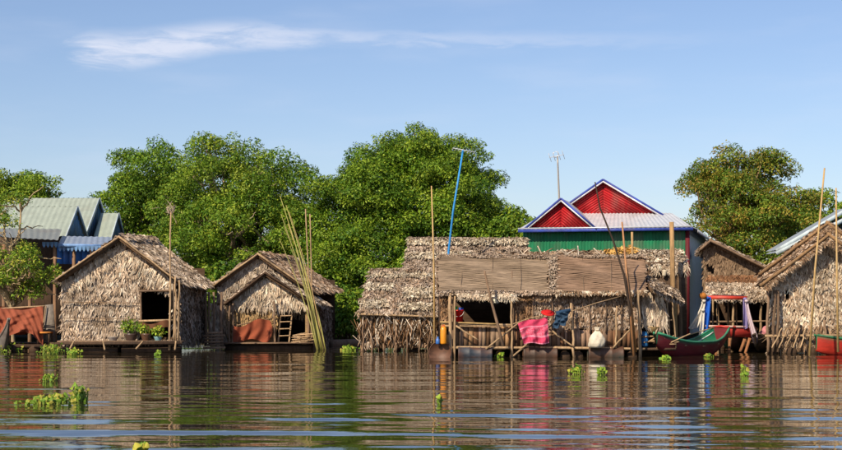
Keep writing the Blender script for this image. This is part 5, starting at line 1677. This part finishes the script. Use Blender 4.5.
# ------------------------------------------------------------------ left edge: tarpaulin, prow, table
def left_edge():
    t = thing('tarpaulin', 'orange red tarpaulin draped over a frame at the left edge', 'tarpaulin', at(12, 45.3, 0))

    def tarp(u, v):
        x = -30 + 73 * u
        top = 310 + 1.5 * math.sin(u * 11) - 2.5 * u
        sag = 25 + 3 * math.sin(u * 14 + 1) + (12 * max(0, u - .86) / .14 if u > .86 else 0)
        y = top + sag * v
        return P(x, y, 45.6 - .9 * v ** .6 - .07 * math.sin(u * 31 + v * 6) * (v + .15) - .05 * math.sin(v * 9 + u * 9) - .03 * math.sin(u * 67 - v * 13) - .025 * math.sin(u * 23 + v * 25))
    part('sheet', t, M_cloth, lambda b: b.grid(tarp, 110, 26, lambda u, v: srgb('#8f4f3a') * (1 + .15 * math.sin(u * 23 + v * 5))), smooth=True)
    part('back_sheet', t, M_cloth, lambda b: b.grid(lambda u, v: P(-30 + 70 * u, 309 + 26 * v + 1.5 * math.sin(u * 11) - 2.5 * u, 45.65 + .8 * v), 30, 6, srgb('#8c3f26')), smooth=True)
    pole(t, 'ridge_pole', [P(-32, 310.5, 45.6), P(45, 306, 45.6)], .03, WOOD_L, M_wood)
    for x in (-20, 10, 38):
        pole(t, 'prop', [P(x, 350, 45.6), P(x, 309, 45.6)], .04, WOOD, M_wood)
    part('platform', t, M_wood, lambda b: b.slab(P(-40, 344, 44.6), P(62, 345, 44.6), P(62, 342, 47), P(-40, 342, 47), .1, WOOD_D))
    for i in range(5):
        float_log(t, at(-20 + i * 18, 44.6, .05), at(-18 + i * 18, 47, .05), .15)
    boat('grey_canoe', 'grey dugout canoe with raised pointed prow under the tarpaulin', P(9, 345, 43.2), P(-14, 342, 47.2), .26, .26, .72, .1, srgb('#6a625a'), srgb('#5a4a3c'), srgb('#7d746a'), depth=.4, thwarts=2, blunt=1.3)
    tb = thing('low_table', 'low table with an orange top at the left of the far left hut', 'table', P(45, 345, 45.0))
    part('top', tb, M_wood, lambda b: b.box(P(45, 332.5, 45.0), A3(.19, 0, 0), A3(0, .2, 0), A3(0, 0, .025), srgb('#c9813c')))
    for dx in (-.16, .16):
        for dy in (-.16, .16):
            part('leg', tb, M_wood, lambda b: b.bar(P(45, 343.5, 45.0) + A3(dx, dy, 0), P(45, 333.3, 45.0) + A3(dx, dy, 0), .04, .04, WOOD_D, up=(0, -1, 0)))
    ch = thing('grey_screen', 'grey leaning panel standing behind the low orange table', 'panel', P(48, 343, 46.2))
    part('panel', ch, M_wood, lambda b: b.slab(P(42, 342, 46.1), P(56, 342, 46.1), P(53, 304, 46.5), P(45, 305, 46.5), .05, srgb('#7d756c')))
    pole(ch, 'prop', [P(57, 342, 46.3), P(49, 305, 46.6)], .025, WOOD_L, M_wood)
    pole(ch, 'prop', [P(41, 342, 46.0), P(46, 306, 46.4)], .025, WOOD_L, M_wood)


left_edge()

lg = tag(pole(None, 'mooring_log', [P(330, 345, 52), P(362, 343, 53)], (.2, .16), srgb('#8a7460'), M_wood), 'pale driftwood log on the shore left of the stick walled hut', 'log')


# ------------------------------------------------------------------ floating water hyacinth
def hyacinth(lab, x, y, w, h, n, d=1.0):
    Y = CAMH * FPX / (y - HORY)
    sc_ = Y / FPX
    c = at(x, Y, 0)
    b = MB()
    bs_ = MB()
    for i in range(int(n * 1.9)):
        g_ = max(-1, min(1, random.gauss(0, .42)))
        px_ = g_ * .5 * w * sc_
        base = c + A3(px_, rnd(-.5, .5) * d, -.02)
        hh = h * sc_ * rnd(.15, 1) * (1 - .6 * abs(g_)) + .02
        tip = base + A3(rnd(-.35, .35) * hh, rnd(-.35, .35) * hh, hh)
        bs_.tube([base, (base + tip) / 2 + A3(rnd(-.02, .02), 0, -.01), tip], [.007, .01, .004], vary(srgb('#8aa03c'), .2), 5, False)
        r = rnd(.018, .036) * (1.25 if Y > 28 else 1)
        up = nrm(A3(rnd(-.7, .7), rnd(-1.1, .1), rnd(.3, 1)))
        a = nrm(np.cross(up, A3(rnd(-1, 1), rnd(-1, 1), .2)))
        q = np.cross(up, a)
        V = [tip + up * .012]
        for k in range(8):
            th = 2 * math.pi * k / 8
            V.append(tip + a * r * math.cos(th) * 1.15 + q * r * math.sin(th) + up * (.02 * math.cos(2 * th)))
        b.add(V, [[0, 1 + k, 1 + (k + 1) % 8] for k in range(8)], vary(random.choice([srgb('#6f8f28'), srgb('#8aa030'), srgb('#5a7d22'), srgb('#a09a3c')]), .2))
    t = thing('water_hyacinth', lab, 'water plant', c, 'floating water hyacinths')
    b.build('leaves', M_leaf, t, stuff=True)
    bs_.build('stalks', M_leaf, t, stuff=True)


for a in (('widest patch of floating plants in the left foreground', 52, 402, 52, 7, 60, 1.2),
          ('upright tuft at the right end of the wide floating patch', 80, 401, 14, 17, 26, .4),
          ('thin row of small leaves floating above the wide patch', 49, 381, 20, 7, 16, .5),
          ('plants crowding the shore below the tarpaulin', 9, 352, 34, 10, 40, 1.5),
          ('tall tuft at the shore left of the far left hut deck', 50, 354, 22, 12, 40, 1.5),
          ('rounded tuft under the front of the left hut deck', 73, 355, 13, 8, 22, .8),
          ('tiny plant by the struts of the left hut deck', 158, 355, 6, 5, 8, .3),
          ('small plant at the lower edge of the picture', 141, 449, 12, 6, 9, .25),
          ('plant cluster at the foot of the low bright shrub', 349, 350, 20, 5, 26, 1.5),
          ('faint plant on the water in front of the jerry can', 440, 403, 4, 9, 5, .2),
          ('small plant between the first two oil drums', 500, 357, 10, 5, 12, .3),
          ('left of two tufts on the water before the white sack', 576, 374, 11, 10, 14, .4),
          ('right of two tufts on the water before the white sack', 602, 375, 8, 8, 9, .3),
          ('little plants at the bow of the dark red boat', 665, 359, 10, 4, 10, .3),
          ('little plants under the stern of the dark red boat', 708, 357, 10, 4, 10, .3),
          ('lone tuft on the water before the canopy boat', 745, 376, 9, 11, 12, .4),
          ('leaves at the foot of the tallest leaning bamboo pole', 812, 353, 12, 5, 14, .4)):
    hyacinth(*a)
